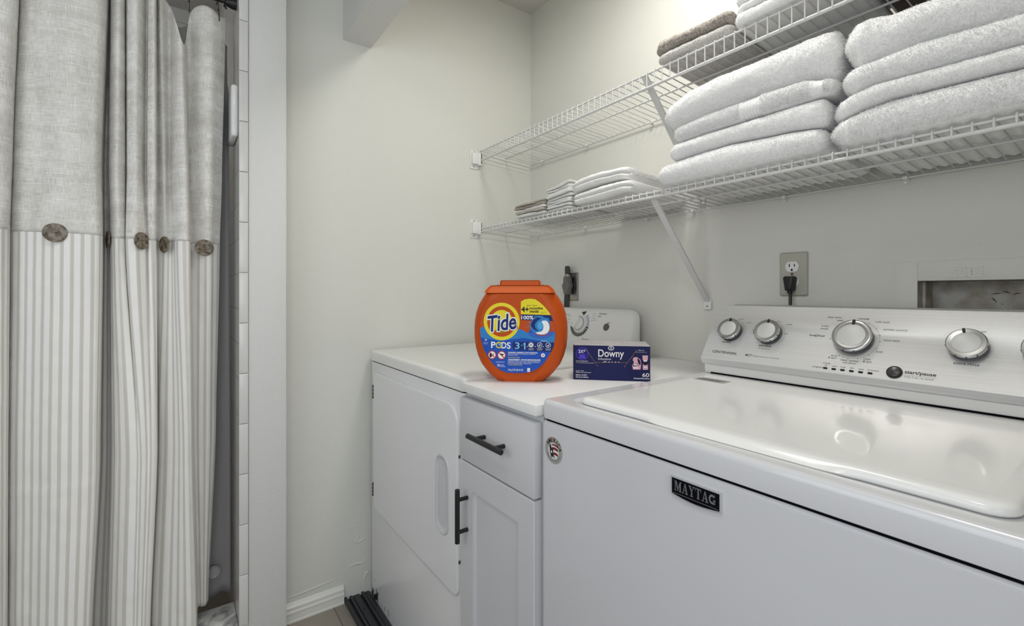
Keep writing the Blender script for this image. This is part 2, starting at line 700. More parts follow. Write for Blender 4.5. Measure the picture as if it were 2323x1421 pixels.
def window(name, fr, w, h):
    """made-up unseen opening for fill light: white frame, mullions, glowing pane; fr = (centre, u, v, normal into the room)"""
    O, U, Vv, N = [Vector(q) for q in fr]
    f = MB()
    def bar(a0, b0, a1, b1, d0, d1):
        c = [(a, b, d) for d in (d0, d1) for a, b in ((a0, b0), (a1, b0), (a1, b1), (a0, b1))]
        f.add([O + U * a + Vv * b + N * d for a, b, d in c], [(0, 1, 2, 3), (4, 5, 6, 7), (0, 1, 5, 4), (1, 2, 6, 5), (2, 3, 7, 6), (3, 0, 4, 7)])
    for a0, b0, a1, b1 in ((-w / 2 - .06, -h / 2 - .06, w / 2 + .06, -h / 2), (-w / 2 - .06, h / 2, w / 2 + .06, h / 2 + .06), (-w / 2 - .06, -h / 2, -w / 2, h / 2), (w / 2, -h / 2, w / 2 + .06, h / 2), (-.02, -h / 2, .02, h / 2)):
        bar(a0, b0, a1, b1, 0.001, 0.018)
    o = struct(f.build(name, M_TRIM, flat=True))
    m, nt, b = node_mat('daylit_pane_' + name)
    b.inputs['Base Color'].default_value = (0.8, 0.85, 0.9, 1)
    b.inputs['Emission Color'].default_value = (0.9, 0.95, 1.0, 1)
    b.inputs['Emission Strength'].default_value = 0.2
    g = MB()
    g.add([O + U * a + Vv * b2 + N * 0.004 for a, b2 in ((-w / 2, -h / 2), (w / 2, -h / 2), (w / 2, h / 2), (-w / 2, h / 2))], [(0, 1, 2, 3)])
    g.build('pane', m, o)


window('window_1', ((3.4, -1.55, 1.40), (0, 1, 0), (0, 0, 1), (-1, 0, 0)), 1.3, 1.7)
window('window_2', ((1.45, -2.35, 1.45), (1, 0, 0), (0, 0, 1), (0, 1, 0)), 1.3, 1.1)
wall('wall_partition', [(-0.9, -1.1784, 0, 0.10, -1.0701, H)], M_WALL2, bev=0.003)
# shower: tiled wall that ends in a column of bullnose tiles, deep wall, far wall
mb = MB()
mb.box(-0.9, -1.2035, 0.0, 0.098, -1.1786, H)
o = mb.build('wall_shower', M_TILE)
struct(o)
mb = MB()
z = 0.108
while z < 2.44:
    mb.box(0.099, -1.2035, z + 0.0006, 0.106, -1.1790, min(z + 0.1541, 2.44), b=0.0022, seg=3)
    z += 0.1547
struct(mb.build('trim_1', M_BULL), 'column of white bullnose tiles edging the shower wall')
wall('wall_deep', [(-1.0, -2.45, 0, -0.9, -1.07, H)], M_TILE2)
wall('wall_far', [(-0.9, -2.45, 0, 0.10, -2.35, H)], M_TILE)
# marble curb under the curtain
mb = MB()
mb.box(-0.045, -2.35, 0.0, 0.1005, -1.2036, 0.108, b=0.004)
struct(mb.build('trim_2', M_MARBLE), 'white marble curb at the foot of the shower')
# baseboard with a stepped profile, stopping at the door track
prof = [(0.0, 0.0), (0.014, 0.0), (0.014, 0.006), (0.0125, 0.008), (0.0125, 0.029), (0.0145, 0.031), (0.0145, 0.036), (0.0095, 0.0385), (0.0095, 0.045), (0.0115, 0.047), (0.0110, 0.052), (0.0065, 0.056), (0.003, 0.062), (0.0, 0.064)]
mb = MB()
mb.loft([[(x, yy, zz) for x, zz in prof] for yy in (-1.0701, -0.863)])
struct(mb.build('baseboard_left', M_TRIM, angle=20))
# swelling old paint over the baseboard and by the dryer
mb = MB()
rnd = random.Random(4)
for pts, r in (([(0, -1.07, 0.083), (0, -1.0, 0.085), (0, -0.93, 0.090), (0, -0.87, 0.093)], 0.0022),
               ([(0, -0.85, 0.115), (0, -0.82, 0.125), (0, -0.80, 0.120), (0, -0.775, 0.128)], 0.003),
               ([(0, -0.83, 0.195), (0, -0.81, 0.222), (0, -0.805, 0.232)], 0.0018),
               ([(0, -0.825, 0.205), (0, -0.80, 0.203), (0, -0.78, 0.214)], 0.0025),
               ([(0, -0.845, 0.265), (0, -0.82, 0.262), (0, -0.805, 0.272)], 0.0014),
               ([(0, -0.79, 0.05), (0, -0.778, 0.075), (0, -0.768, 0.082)], 0.0025)):
    cp = curve_pts(pts, 6)
    mb.tube(cp, [1.5 * r * math.sin(math.pi * (i + 0.4) / (len(cp) + 0.2)) for i in range(len(cp))], 6)
struct(mb.build('trim_3', M_WALL), 'ridges of old paint on the left wall above the baseboard')

# sliding-door track on the floor
t = thing('door_track', 'dark grey grooved metal door track on the floor in front of the dryer', 'track', (0.9, -0.82, 0))
mb = MB()
mb.box(0.001, -0.861, 0.0, 1.858, -0.7690, 0.004, b=0.001)
for y0, y1, hh in ((-0.861, -0.852, 0.016), (-0.842, -0.832, 0.014), (-0.829, -0.806, 0.011), (-0.799, -0.789, 0.014), (-0.786, -0.7695, 0.009)):
    mb.box(0.001, y0, 0.003, 1.858, y1, hh, b=0.002)
mb.build('rail', M_TRACK, t)
for x in (0.10, 0.85, 1.6):
    s = MB().lathe([(0.004, 0), (0.004, 0.0012), (0.002, 0.0022), (0, 0.0024)], ((x, -0.8175, 0.011), (1, 0, 0), (0, 1, 0), (0, 0, 1)), 14)
    s.build('screw', M_BLACK, t)

# lamps; the hall one is unseen, added as fill
def dome(name, loc, r, label):
    t = thing(name, label, 'lamp', loc)
    x, y, z = loc
    fr = ((x, y, z), (1, 0, 0), (0, 1, 0), (0, 0, -1))
    MB().lathe([(r, 0), (r, 0.02), (r * 0.96, 0.026)], fr, 40).build('base', M_STEEL, t)
    g = MB().lathe([(r * 0.95, 0.022), (r * 0.9, 0.034), (r * 0.7, 0.050), (r * 0.35, 0.058), (0.0, 0.060)], fr, 40)
    m, nt, b = node_mat('lamp_glass_' + name)
    b.inputs['Base Color'].default_value = (0.9, 0.9, 0.88, 1)
    b.inputs['Emission Color'].default_value = (1, 0.95, 0.86, 1)
    b.inputs['Emission Strength'].default_value = 1.5
    g.build('glass_shade', m, t)


dome('closet_lamp', (1.02, -0.46, H), 0.12, 'round flush ceiling lamp inside the laundry closet')
dome('added_hall_lamp', (1.55, -1.62, H), 0.18, 'unseen larger round ceiling lamp added to light the hall')

# ------------------------------------------------------------------ dryer
DX0, DX1 = 0.0202, 0.7228
DF = -0.7685
m, nt, b = node_mat('dryer_enamel')      # white enamel with paint chips low on the left front corner
b.inputs['Roughness'].default_value = 0.25
b.inputs['Coat Weight'].default_value = 0.25
tc = nn(nt, 'ShaderNodeTexCoord')
mp = nn(nt, 'ShaderNodeMapping')
mp.inputs['Scale'].default_value = (60, 60, 22)
no = nn(nt, 'ShaderNodeTexNoise')
no.inputs['Scale'].default_value = 1
no.inputs['Detail'].default_value = 5
nt.links.new(tc.outputs['Object'], mp.inputs[0])
nt.links.new(mp.outputs[0], no.inputs['Vector'])
sp = nn(nt, 'ShaderNodeSeparateXYZ')
nt.links.new(tc.outputs['Object'], sp.inputs[0])
mr = nn(nt, 'ShaderNodeMapRange')          # chips thin out with height (object z, metres above floor)
mr.inputs[1].default_value = 0.0
mr.inputs[2].default_value = 0.11
mr.inputs[3].default_value = 0.43
mr.inputs[4].default_value = 0.74
nt.links.new(sp.outputs[2], mr.inputs[0])
mx_ = nn(nt, 'ShaderNodeMapRange')
mx_.inputs[1].default_value = -0.33
mx_.inputs[2].default_value = 0.02
mx_.inputs[3].default_value = 0.0
mx_.inputs[4].default_value = 0.4
nt.links.new(sp.outputs[0], mx_.inputs[0])
ad = nn(nt, 'ShaderNodeMath', operation='ADD')
nt.links.new(mr.outputs[0], ad.inputs[0])
nt.links.new(mx_.outputs[0], ad.inputs[1])
gt = nn(nt, 'ShaderNodeMath', operation='GREATER_THAN')
nt.links.new(no.outputs['Fac'], gt.inputs[0])
nt.links.new(ad.outputs[0], gt.inputs[1])
mx = nn(nt, 'ShaderNodeMix', data_type='RGBA')
mx.inputs[6].default_value = lin('#E9E9EB')
mx.inputs[7].default_value = lin('#25272E')
nt.links.new(gt.outputs[0], mx.inputs[0])
nt.links.new(mx.outputs[2], b.inputs['Base Color'])
M_DRYER = m

dr = thing('dryer', 'white front-loading clothes dryer in the left corner behind the tub', 'dryer', (0.37, -0.42, 0))
mb = MB()
mb.slab(rrect(DX0 + 0.002, -0.7665, DX1 - 0.002, -0.06, 0.008, 4), ((0, 0, 0), (1, 0, 0), (0, 1, 0), (0, 0, 1)), [(0.0, 0.002), (0.0, 0.8745)])
mb.build('body', M_DRYER, dr)
mb = MB()
mb.slab(rrect(DX0 + 0.004, -0.764, DX1 - 0.004, -0.062, 0.008, 4), ((0, 0, 0), (1, 0, 0), (0, 1, 0), (0, 0, 1)), [(0.0, 0.8740), (0.0, 0.8775)])
mb.build('top_seam', M_GAP, dr)
mb = MB()
mb.slab(rrect(DX0, DF - 0.001, DX1, -0.058, 0.014, 6), ((0, 0, 0), (1, 0, 0), (0, 1, 0), (0, 0, 1)),
        [(0.002, 0.8775), (0.0, 0.879), (0.0, 0.906), (0.002, 0.911), (0.006, 0.9145), (0.012, 0.9154)])
mb.build('top_panel', M_ENAMEL_LID, dr)
# door with a hole for the pull pocket
FRONT = ((0, -0.7668, 0), (1, 0, 0), (0, 0, 1), (0, -1, 0))
outer = rrect(0.064, 0.343, 0.699, 0.840, (0.030, 0.030, 0.055, 0.022), 7)
pocket = rrect(0.581, 0.484, 0.649, 0.688, 0.030, 8)


def plate_with_hole(mb, outer, hole, fr, h, m=0):
    O, U, Vv, N = [Vector(q) for q in fr]
    tri = geometry.tessellate_polygon([[Vector((a, c, 0)) for a, c in outer], [Vector((a, c, 0)) for a, c in hole]])
    mb.add([O + U * a + Vv * c + N * h for a, c in outer + hole], [tuple(t) for t in tri], m)


door = MB()
door.slab(outer, FRONT, [(0.0, 0.0), (0.0, 0.003), (0.0006, 0.0055), (0.0022, 0.0073), (0.005, 0.0079), (0.008, 0.008)], cap1=False)
plate_with_hole(door, inset(outer, 0.008), pocket, FRONT, 0.008)
door.slab(pocket, FRONT, [(0.0, 0.008), (0.0, 0.0075)], cap0=False, cap1=False)
do = door.build('door', M_DRYER, dr, angle=40)
hd = MB()
O, U, Vv, N = [Vector(q) for q in FRONT]
hd.slab(pocket, FRONT, [(-0.0045, 0.0080), (-0.0042, 0.0098), (-0.0025, 0.0110), (0.0, 0.0108), (0.0022, 0.0092)], cap0=False, cap1=False)
ring0 = inset(pocket, 0.0022)
cx = 0.6150
def dish(k, hL, hR):
    return [O + U * (cx + (a - cx) * k) + Vv * (0.583 + (c - 0.583) * (1 - (1 - k) * 0.6)) + N * (hL + (hR - hL) * ((a - 0.581) / 0.068)) for a, c in ring0]
hd.loft([dish(1, 0.0092, 0.0092), dish(0.93, 0.0065, 0.0035), dish(0.80, 0.0068, 0.0008), dish(0.5, 0.0060, 0.0006), dish(0.2, 0.0040, 0.0006)], cap0=False)
hd.build('door_handle', M_ENAMEL, do, angle=50)
for z0, z1 in ((0.741, 0.792), (0.384, 0.434)):
    h = MB()
    h.box(0.0540, -0.7735, z0, 0.0625, -0.7660, z1, b=0.0008)
    for k in range(4):
        zz = z0 + 0.006 + k * (z1 - z0 - 0.012) / 3
        h.tube([(0.0585, -0.7742, zz - 0.004), (0.0585, -0.7742, zz + 0.004)], 0.0022, 8)
    h.build('hinge', M_DGREY, do)
for zz in (0.71, 0.44):
    MB().box(0.6995, -0.7720, zz - 0.004, 0.7015, -0.7668, zz + 0.004, b=0.0005).build('door_catch', M_DGREY, do)
# control console: leaning face with rounded ends
CONY = [(0.9154, -0.100), (0.925, -0.100), (0.945, -0.097), (1.045, -0.066), (1.062, -0.058), (1.069, -0.046)]
con = MB()
rings = []
for xx, k in ((0.058, 0.0), (0.060, 0.35), (0.066, 0.70), (0.078, 0.92), (0.10, 1.0), (0.58, 1.0), (0.622, 0.985), (0.646, 0.93), (0.660, 0.80), (0.668, 0.55), (0.671, 0.15)):
    ring = [(xx, -0.034, 0.9156), (xx, -0.034, 1.069 - (1 - k) * 0.045)]
    for zz, yy in CONY[::-1]:
        ring.append((xx, -0.036 + (yy + 0.036) * k, zz - (1 - k) * 0.055 * max(0, (zz - 0.93)) / 0.14))
    rings.append(ring)
con.loft(rings)
co = con.build('console', M_PLASTIC, dr, angle=45)
CF = ((0.0, -0.097, 0.945), (1, 0, 0), Vector((0, 0.031, 0.100)).normalized(), Vector((0, -0.100, 0.031)).normalized())
kc = (0.415, 0.066)
KO = Vector(CF[0]) + Vector(CF[1]) * kc[0] + Vector(CF[2]) * kc[1]
kfr = (KO, CF[1], CF[2], CF[3])
kn = MB()
kn.lathe([(0.035, 0), (0.035, 0.004), (0.0335, 0.006), (0.026, 0.0065), (0.0255, 0.014), (0.0245, 0.0155), (0, 0.0155)], kfr, 40)
bar = rrect(-0.0075, -0.024, 0.0075, 0.024, 0.0070, 6)
a_ = math.radians(-28)
U2 = Vector(CF[1]) * math.cos(a_) + Vector(CF[2]) * math.sin(a_)
V2 = Vector(CF[2]) * math.cos(a_) - Vector(CF[1]) * math.sin(a_)
kn.slab(bar, (KO, U2, V2, CF[3]), [(0, 0.015), (0.0005, 0.026), (0.002, 0.0285), (0.004, 0.029)])
ko = kn.build('dial', M_PLASTIC, co, angle=40)
rg = MB()
rg.lathe([(0.0275, 0.0066), (0.0285, 0.0080), (0.0272, 0.0086), (0.0262, 0.0070)], kfr, 40)
rg.build('dial_ring', M_CHROME, ko)
art = Art(CF, 0.00015)
x0, y0 = kc
for k in range(14):
    a0 = 195 + k * 11.0
    art.ring(x0, y0, 0.0510, 0.0372, 0, 2, 4, a0=a0, a1=a0 + 8.6)
art.ring(x0, y0, 0.0500, 0.0385, 1, 2, 16, a0=-22, a1=52)
for q in (10, 24, 38):
    art.ring(x0, y0, 0.0500, 0.0385, 2, 3, 2, a0=q - 0.8, a1=q + 0.8)
art.poly([(x0 - 0.004, y0 + 0.047), (x0 + 0.022, y0 + 0.052), (x0 + 0.016, y0 + 0.041), (x0 + 0.010, y0 + 0.034), (x0 + 0.004, y0 + 0.041)], 0, 2)
art.poly([(x0 - 0.046, y0 - 0.006), (x0 - 0.036, y0 - 0.006), (x0 - 0.036, y0 + 0.012)], 0, 2)
for k in range(8):
    an = math.radians(190 + k * 22)
    art.ring(x0 + 0.056 * math.cos(an), y0 + 0.056 * math.sin(an), 0.0011, 0.0, 3, 2, 8)
art.text('Cottons', x0 - 0.082, y0 + 0.036, 0.0085, 3, 2, shear=0.2)
for k, s in enumerate(('More Dry', 'Normal', 'Less Dry')):
    art.text(s, x0 - 0.066, y0 + 0.028 - k * 0.0125, 0.0055, 3, 2)
art.text('Permanent', x0 + 0.109, y0 + 0.0445, 0.0085, 0, 2, shear=0.2)
art.text('Press', x0 + 0.095, y0 + 0.0345, 0.0085, 0, 2, shear=0.2)
for k, s in enumerate(('More Dry', 'Less Dry', 'Cool Down', 'Wrinkle Guard')):
    art.text(s, x0 + 0.057, y0 + 0.041 - k * 0.008, 0.0045, 3, 2, align='L')
art.text('Time Dry', x0 + 0.046, y0 - 0.059, 0.010, 0, 2, shear=0.1)
art.build('dial_print', [M_INK, mat('lilac_print', '#A9ABC6', 0.5), M_PLASTIC, M_INKG], co, flat=True)
art = Art(CF, 0.00015)
art.text('Start', x0 + 0.148, y0 + 0.012, 0.0085, 0, 2, shear=0.2)
art.build('start_print', [M_INK], co, flat=True)
BO = Vector(CF[0]) + Vector(CF[1]) * (x0 + 0.140) + Vector(CF[2]) * (y0 - 0.005)
bt = MB().lathe([(0.0135, 0), (0.0135, 0.002), (0.0120, 0.0035), (0.0115, 0.003), (0.008, 0.0045), (0, 0.005)], (BO, CF[1], CF[2], CF[3]), 32)
bt.build('start_button', M_GREYP, co)

# ------------------------------------------------------------------ cabinet and its countertop
cb = thing('cabinet', 'narrow white shaker base cabinet between the dryer and the washer', 'cabinet', (0.88, -0.40, 0))
mb = MB()
mb.box(0.7300, -0.764, 0.002, 1.0330, -0.04, 0.8855)
mb.build('carcass', M_CAB, cb)
dw = MB()
dw.box(0.7325, -0.786, 0.7215, 1.0300, -0.7645, 0.8725, b=0.0022)
dwo = dw.build('drawer', M_CAB, cb)
CFR = ((0, -0.7645, 0), (1, 0, 0), (0, 0, 1), (0, -1, 0))
dd = MB()
oo = [(0.7340, 0.105), (1.0300, 0.105), (1.0300, 0.7175), (0.7340, 0.7175)]
ii = [(0.7935, 0.165), (0.9765, 0.165), (0.9765, 0.6570), (0.7935, 0.6570)]
dd.slab(oo, CFR, [(0.0, 0.0), (0.0, 0.020), (0.0018, 0.0215)], cap1=False)
plate_with_hole(dd, inset(oo, 0.0018), ii, CFR, 0.0215)
dd.slab(ii, CFR, [(0.0, 0.0215), (0.0004, 0.0145), (0.0025, 0.0130)], cap0=False)
ddo = dd.build('door', M_CAB, cb, angle=25)


def bar_pull(parent, c, horiz, L, sp):
    h = MB()
    x, y, z = c
    y0 = -0.786
    if horiz:
        h.tube([(x - L / 2, y, z), (x - L / 2 + 0.0008, y, z), (x + L / 2 - 0.0008, y, z), (x + L / 2, y, z)], [0.0052, 0.006, 0.006, 0.0052], 18)
        for s in (-1, 1):
            h.tube([(x + s * sp / 2, y0 - 0.0002, z), (x + s * sp / 2, y, z)], 0.0048, 14)
    else:
        h.tube([(x, y, z - L / 2), (x, y, z - L / 2 + 0.0008), (x, y, z + L / 2 - 0.0008), (x, y, z + L / 2)], [0.0052, 0.006, 0.006, 0.0052], 18)
        for s in (-1, 1):
            h.tube([(x, y0 - 0.0002, z + s * sp / 2), (x, y, z + s * sp / 2)], 0.0048, 14)
    o = h.build('handle', M_BLACK, parent)
    o['label'] = 'black bar handle'


bar_pull(dwo, (0.8875, -0.814, 0.8005), True, 0.139, 0.078)
bar_pull(ddo, (0.7700, -0.814, 0.5965), False, 0.128, 0.077)
mb = MB()
mb.box(0.7320, -0.785, 0.8865, 1.0340, -0.002, 0.9080, b=0.0015)
ct = mb.build('countertop', M_COUNTER)
tag(ct, 'short white countertop bridging the dryer and the washer over the cabinet', 'countertop')

# ------------------------------------------------------------------ washer
WX0, WX1 = 1.0370, 1.7355
WF = -0.7747
wa = thing('washer', 'white top-loading washing machine with a brushed silver console', 'washer', (1.386, -0.43, 0))
XY = ((0, 0, 0), (1, 0, 0), (0, 1, 0), (0, 0, 1))
mb = MB()
mb.slab(rrect(WX0, -0.7740, WX1, -0.09, 0.012, 5), XY, [(0, 0.002), (0, 0.874), (0.0010, 0.8785), (0.004, 0.8805)])
wb = mb.build('body', M_ENAMEL, wa)
mb = MB()
mb.slab(rrect(WX0 + 0.004, -0.7690, WX1 - 0.004, -0.09, 0.012, 5), XY, [(0, 0.8800), (0, 0.8850)])
mb.build('top_seam', M_GAP, wa)
mb = MB()
topo = rrect(WX0 - 0.0005, WF, WX1 + 0.0005, -0.09, 0.016, 6)
well = rrect(1.078, -0.745, 1.694, -0.276, 0.030, 6)
mb.slab(topo, XY, [(0.003, 0.8845), (0.0005, 0.8860), (0.0, 0.890), (0.0, 0.912), (0.0012, 0.9172), (0.004, 0.9204), (0.009, 0.9214)], cap1=False)
plate_with_hole(mb, inset(topo, 0.009), well, XY, 0.9214)
mb.slab(well, XY, [(0.0, 0.9214), (0.003, 0.9205), (0.006, 0.9185), (0.009, 0.9178)], cap0=False)
wt = mb.build('top_panel', mat('enamel_top', '#D5D5D8', 0.2, coat=0.3), wa, angle=30)  # tone between front and lid enamel: shade of its front edge put into colour
# lid: its front edge steps forward over the finger hold from x = 1.27 on
lid = MB()
def lid_ring(ins, z):
    base = rrect(1.094, -0.7335, 1.678, -0.290, (0.026, 0.026, 0.020, 0.020), 6)
    out = []
    pts = []
    for i in range(len(base)):
        p, q = base[i], base[(i + 1) % len(base)]
        pts.append(p)
        if abs(q[1] + 0.7335) < 1e-4 and abs(p[1] + 0.7335) < 1e-4 and abs(q[0] - p[0]) > 0.1:
            for k in range(1, 60):
                pts.append((p[0] + (q[0] - p[0]) * k / 60, p[1]))
    pts = inset(pts, ins)
    for x, y in pts:
        s1 = min(1, max(0, (x - 1.245) / 0.05))
        s2 = min(1, max(0, (1.56 - x) / 0.05))
        k = (s1 * s1 * (3 - 2 * s1)) * (s2 * s2 * (3 - 2 * s2))
        if y < -0.70:
            y = y - 0.0085 * k * max(0.0, 1 - max(0, z - 0.9225) / 0.0075)
        out.append((x, y, z))
    return out
lid.loft([lid_ring(0.004, 0.9180), lid_ring(0.001, 0.9200), lid_ring(0.0, 0.9220), lid_ring(0.0010, 0.9262), lid_ring(0.0030, 0.9290), lid_ring(0.007, 0.9308),
          lid_ring(0.013, 0.9315), lid_ring(0.022, 0.9318)])
lo = lid.build('lid', M_ENAMEL_LID, wa, angle=50)
art = Art(((1.151, -0.372, 0.93185), Vector((1, 0, 0)), Vector((0, 1, 0)), (0, 0, 1)))
art.poly(rrect(-0.034, -0.017, 0.038, 0.017, 0.002, 3), 0, 1)
art.poly(rrect(-0.033, -0.016, 0.037, 0.016, 0.002, 3), 1, 2)
art.text('WARNING', 0.002, 0.008, 0.012, 0, 3, bold=0.02)
for k in range(3):
    art.line((-0.029, -0.0005 - 0.005 * k), (0.030 - 0.006 * (k % 2), -0.0005 - 0.005 * k), 0.0026, 0, 3)
art.build('warning_label', [M_INK, M_SILVER], lo, flat=True)
# console
T30 = math.radians(30)
FO = Vector((0, -0.245, 0.962))
FU, FV, FN = Vector((1, 0, 0)), Vector((0, math.sin(T30), math.cos(T30))), Vector((0, -math.cos(T30), math.sin(T30)))
FF = (FO, FU, FV, FN)
CX0, CX1 = 1.042, 1.732
mb = MB()
plinth = [(-0.232, 0.9222), (-0.234, 0.930), (-0.2345, 0.9445), (-0.100, 0.9445), (-0.100, 0.9222)]
mb.loft([[(xx, yy, zz) for yy, zz in plinth] for xx in (CX0 + 0.006, CX1 - 0.006)])
wc = mb.build('console_base', M_PLASTIC, wa, angle=25)
mb = MB()
mb.box(CX0 + 0.022, -0.2338, 0.9218, CX1 - 0.022, -0.12, 0.9252)
mb.build('console_seam', M_GAP, wa)
# silver face: outline in face coordinates, rounded at the top corners, with a lower chamfer
side = []
for k in range(9):
    a0 = math.radians(90 * k / 8)
    side.append((0.0285 * (1 - math.sin(a0)), 0.128 + 0.0285 * math.cos(a0)))
prof_l = [(0.0, 0.0), (0.002, 0.05), (0.006, 0.10)]
left = [(CX0 + 0.0, 0.0), (CX0 + 0.001, 0.03), (CX0 + 0.003, 0.08), (CX0 + 0.005, 0.115)]
tl = [(CX0 + 0.007 + 0.026 * (1 - math.cos(math.radians(a0))), 0.130 + 0.0265 * math.sin(math.radians(a0))) for a0 in (0, 15, 30, 45, 60, 75, 90)]
half = left + tl
right = [(CX0 + CX1 - a, c) for a, c in half[::-1]]
face = half + right                                            # clockwise from bottom left
fc = MB()
def fring(ins, h):
    return [FO + FU * a + FV * c + FN * h for a, c in inset(face, ins)]
fc.loft([fring(0.0, -0.020), fring(0.0, -0.003), fring(0.0007, -0.0012), fring(0.0022, 0.0)], cap0=False)
# chamfer under the face
n0 = (CX0 + 0.0005, CX1 - 0.0005)
ch = [(-0.2445, 0.9640), (-0.2455, 0.9615), (-0.2405, 0.9500), (-0.2360, 0.9450), (-0.225, 0.9450), (-0.220, 0.9600)]
fc.loft([[(xx, yy, zz) for yy, zz in ch] for xx in n0])
fo = fc.build('control_panel', M_BRUSH, wa, angle=30)
hb = MB()                                                       # white housing behind the face
rings = []
for k, (yy, zz) in enumerate(((-0.235, 0.9460), (-0.228, 0.966), (-0.160, 1.0935), (-0.135, 1.0985), (-0.110, 1.090), (-0.100, 1.06), (-0.100, 0.9455))):
    rings.append((yy + 0.012, zz))
hb.loft([[(xx, yy, zz) for yy, zz in rings] for xx in (CX0 + 0.028, CX1 - 0.028)])
hb.build('console_housing', mat('grey_housing', '#B2B1AD', 0.4), wa, angle=30)


def at(x, s, h=0.0):
    return FO + FU * x + FV * s + FN * h


def knob(x, s, r, tick, notch):
    fr = (at(x, s), FU, FV, FN)
    k = MB()
    k.lathe([(r * 0.95, 0.0), (r * 0.97, 0.001), (r * 0.985, 0.012), (r * 0.96, 0.0165)], fr, 48)
    ko = k.build('knob', M_BLACKP, fo)
    q = MB()
    q.lathe([(r * 0.985, 0.0140), (r * 1.0, 0.0165), (r * 0.985, 0.0195), (r * 0.93, 0.0206), (r * 0.80, 0.0203), (r * 0.6655, 0.0198), (r * 0.735, 0.0192)], fr, 64)
    q.build('knob_rim', M_CHROME, ko)
    q = MB()
    q.lathe([(r * 0.70, 0.0180), (r * 0.698, 0.0204), (r * 0.67, 0.0209), (0, 0.0209)], fr, 48)
    q.build('knob_cap', mat('knob_cap_grey', '#CFCFCE', 0.45, 0.2), ko)
    a0 = math.radians(90 + tick)
    u2 = FU * math.cos(a0) + FV * math.sin(a0)
    v2 = FV * math.cos(a0) - FU * math.sin(a0)
    q = MB()
    q.slab(rrect(r * 0.66, -r * 0.075, r * 1.0, r * 0.075, r * 0.07, 5), (at(x, s), u2, v2, FN), [(0, 0.017), (0, 0.0215), (0.0006, 0.0222)])
    q.build('knob_pointer', M_BLACKP, ko)
    for d in notch:
        q = MB()
        a1 = math.radians(d)
        u3 = FU * math.cos(a1) + FV * math.sin(a1)
        v3 = FV * math.cos(a1) - FU * math.sin(a1)
        q.slab(rrect(r * 0.955, -0.0012, r * 1.012, 0.0012, 0.0005, 3), (at(x, s), u3, v3, FN), [(0, 0.012), (0, 0.0195)])
        q.build('rim_notch', M_BLACKP, ko)


knob(1.1050, 0.0785, 0.0285, 0, (200, 320))
knob(1.1990, 0.0795, 0.0293, 0, (195, 265, 300, 340))
knob(1.3712, 0.0810, 0.0358, 0, (255, 285))
knob(1.5455, 0.0805, 0.0283, 12, (195, 245, 275, 305, 350))
knob(1.6395, 0.0805, 0.0283, 0, (195, 245, 275, 305, 350))

B1, B2 = 0, 1


def new_print():
    global art
    art = Art(FF, 0.0001)


def end_print(name):
    art.build(name, [M_INK, M_INKG], fo, flat=True)
    new_print()


new_print()
art.text('soil level', 1.0993, 0.0490, 0.0064, B1, 2, bold=0.012)
art.text('regular', 1.1205, 0.1155, 0.0052, B2, 2)
art.text('light', 1.0785, 0.1045, 0.0052, B2, 2)
art.text('heavy', 1.1420, 0.1065, 0.0052, B2, 2)
art.ring(1.105, 0.0785, 0.0345, 0.0341, B2, 2, 30, a0=-40, a1=150)
end_print('soil_print')
art.text('wash temp', 1.1954, 0.0475, 0.0066, B1, 2, bold=0.015)
art.text('all cold rinses', 1.1955, 0.0410, 0.0050, B2, 2)
art.text('cool', 1.2112, 0.1148, 0.0052, B2, 2)
art.text('warm', 1.2370, 0.1075, 0.0056, B1, 2)
art.text('hot', 1.2360, 0.0836, 0.0056, B1, 2)
art.text('cold', 1.1580, 0.0790, 0.0052, B2, 2)
art.text('tap', 1.1580, 0.0860, 0.0052, B2, 2)
art.ring(1.199, 0.0785, 0.0345, 0.0341, B2, 2, 30, a0=-40, a1=150)
end_print('temperature_print')
art.text('CENTENNIAL', 1.0700, 0.0200, 0.009, B1, 2, 'L', bold=0.012, width=0.0655, fit=0.0068)
end_print('model_print')
art.text('MCT', 1.1560, 0.0195, 0.0075, B1, 2, 'L', bold=0.02, shear=0.15)
art.text('Maytag Commercial Technology', 1.1735, 0.0186, 0.0045, B2, 2, 'L', width=0.062)
end_print('technology_print')
for s, x, y, al in (('normal', 1.3800, 0.1302, 'C'), ('deep water', 1.3405, 0.1305, 'R'), ('wash', 1.3435, 0.1243, 'R'), ('bulky/', 1.3195, 0.1078, 'R'),
                    ('sheets', 1.3190, 0.1020, 'R'), ('cold wash', 1.4010, 0.1243, 'L'), ('wrinkle control', 1.4165, 0.1078, 'L'),
                    ('hand wash', 1.4210, 0.0840, 'L'), ('soak', 1.4125, 0.0578, 'L'), ('rinse', 1.3940, 0.0392, 'L'), ('& spin', 1.3940, 0.0330, 'L'),
                    ('drain', 1.3480, 0.0400, 'R'), ('& spin', 1.3465, 0.0340, 'R'), ('clean washer', 1.3712, 0.0322, 'C')):
    art.text(s, x, y, 0.0066 if s == 'normal' else 0.0062, B1, 2, al, bold=0.008 if s == 'normal' else 0.0)
art.text('with affresh', 1.3712, 0.0266, 0.0050, B1, 2, shear=0.15)
art.text('PowerWash', 1.3155, 0.0838, 0.0062, B1, 2, 'R', bold=0.015, shear=0.3)
art.ring(1.2990, 0.0838, 0.0036, 0.0030, B1, 2, 20)
for a0, a1 in ((66, 74), (44, 60), (21, 37), (4, 16), (-19, -3), (-44, -25), (-70, -50), (-92, -76), (-114, -98), (-128, -119)):
    art.ring(1.3712, 0.0805, 0.0436, 0.0431, B2, 2, 10, a0=a0, a1=a1)
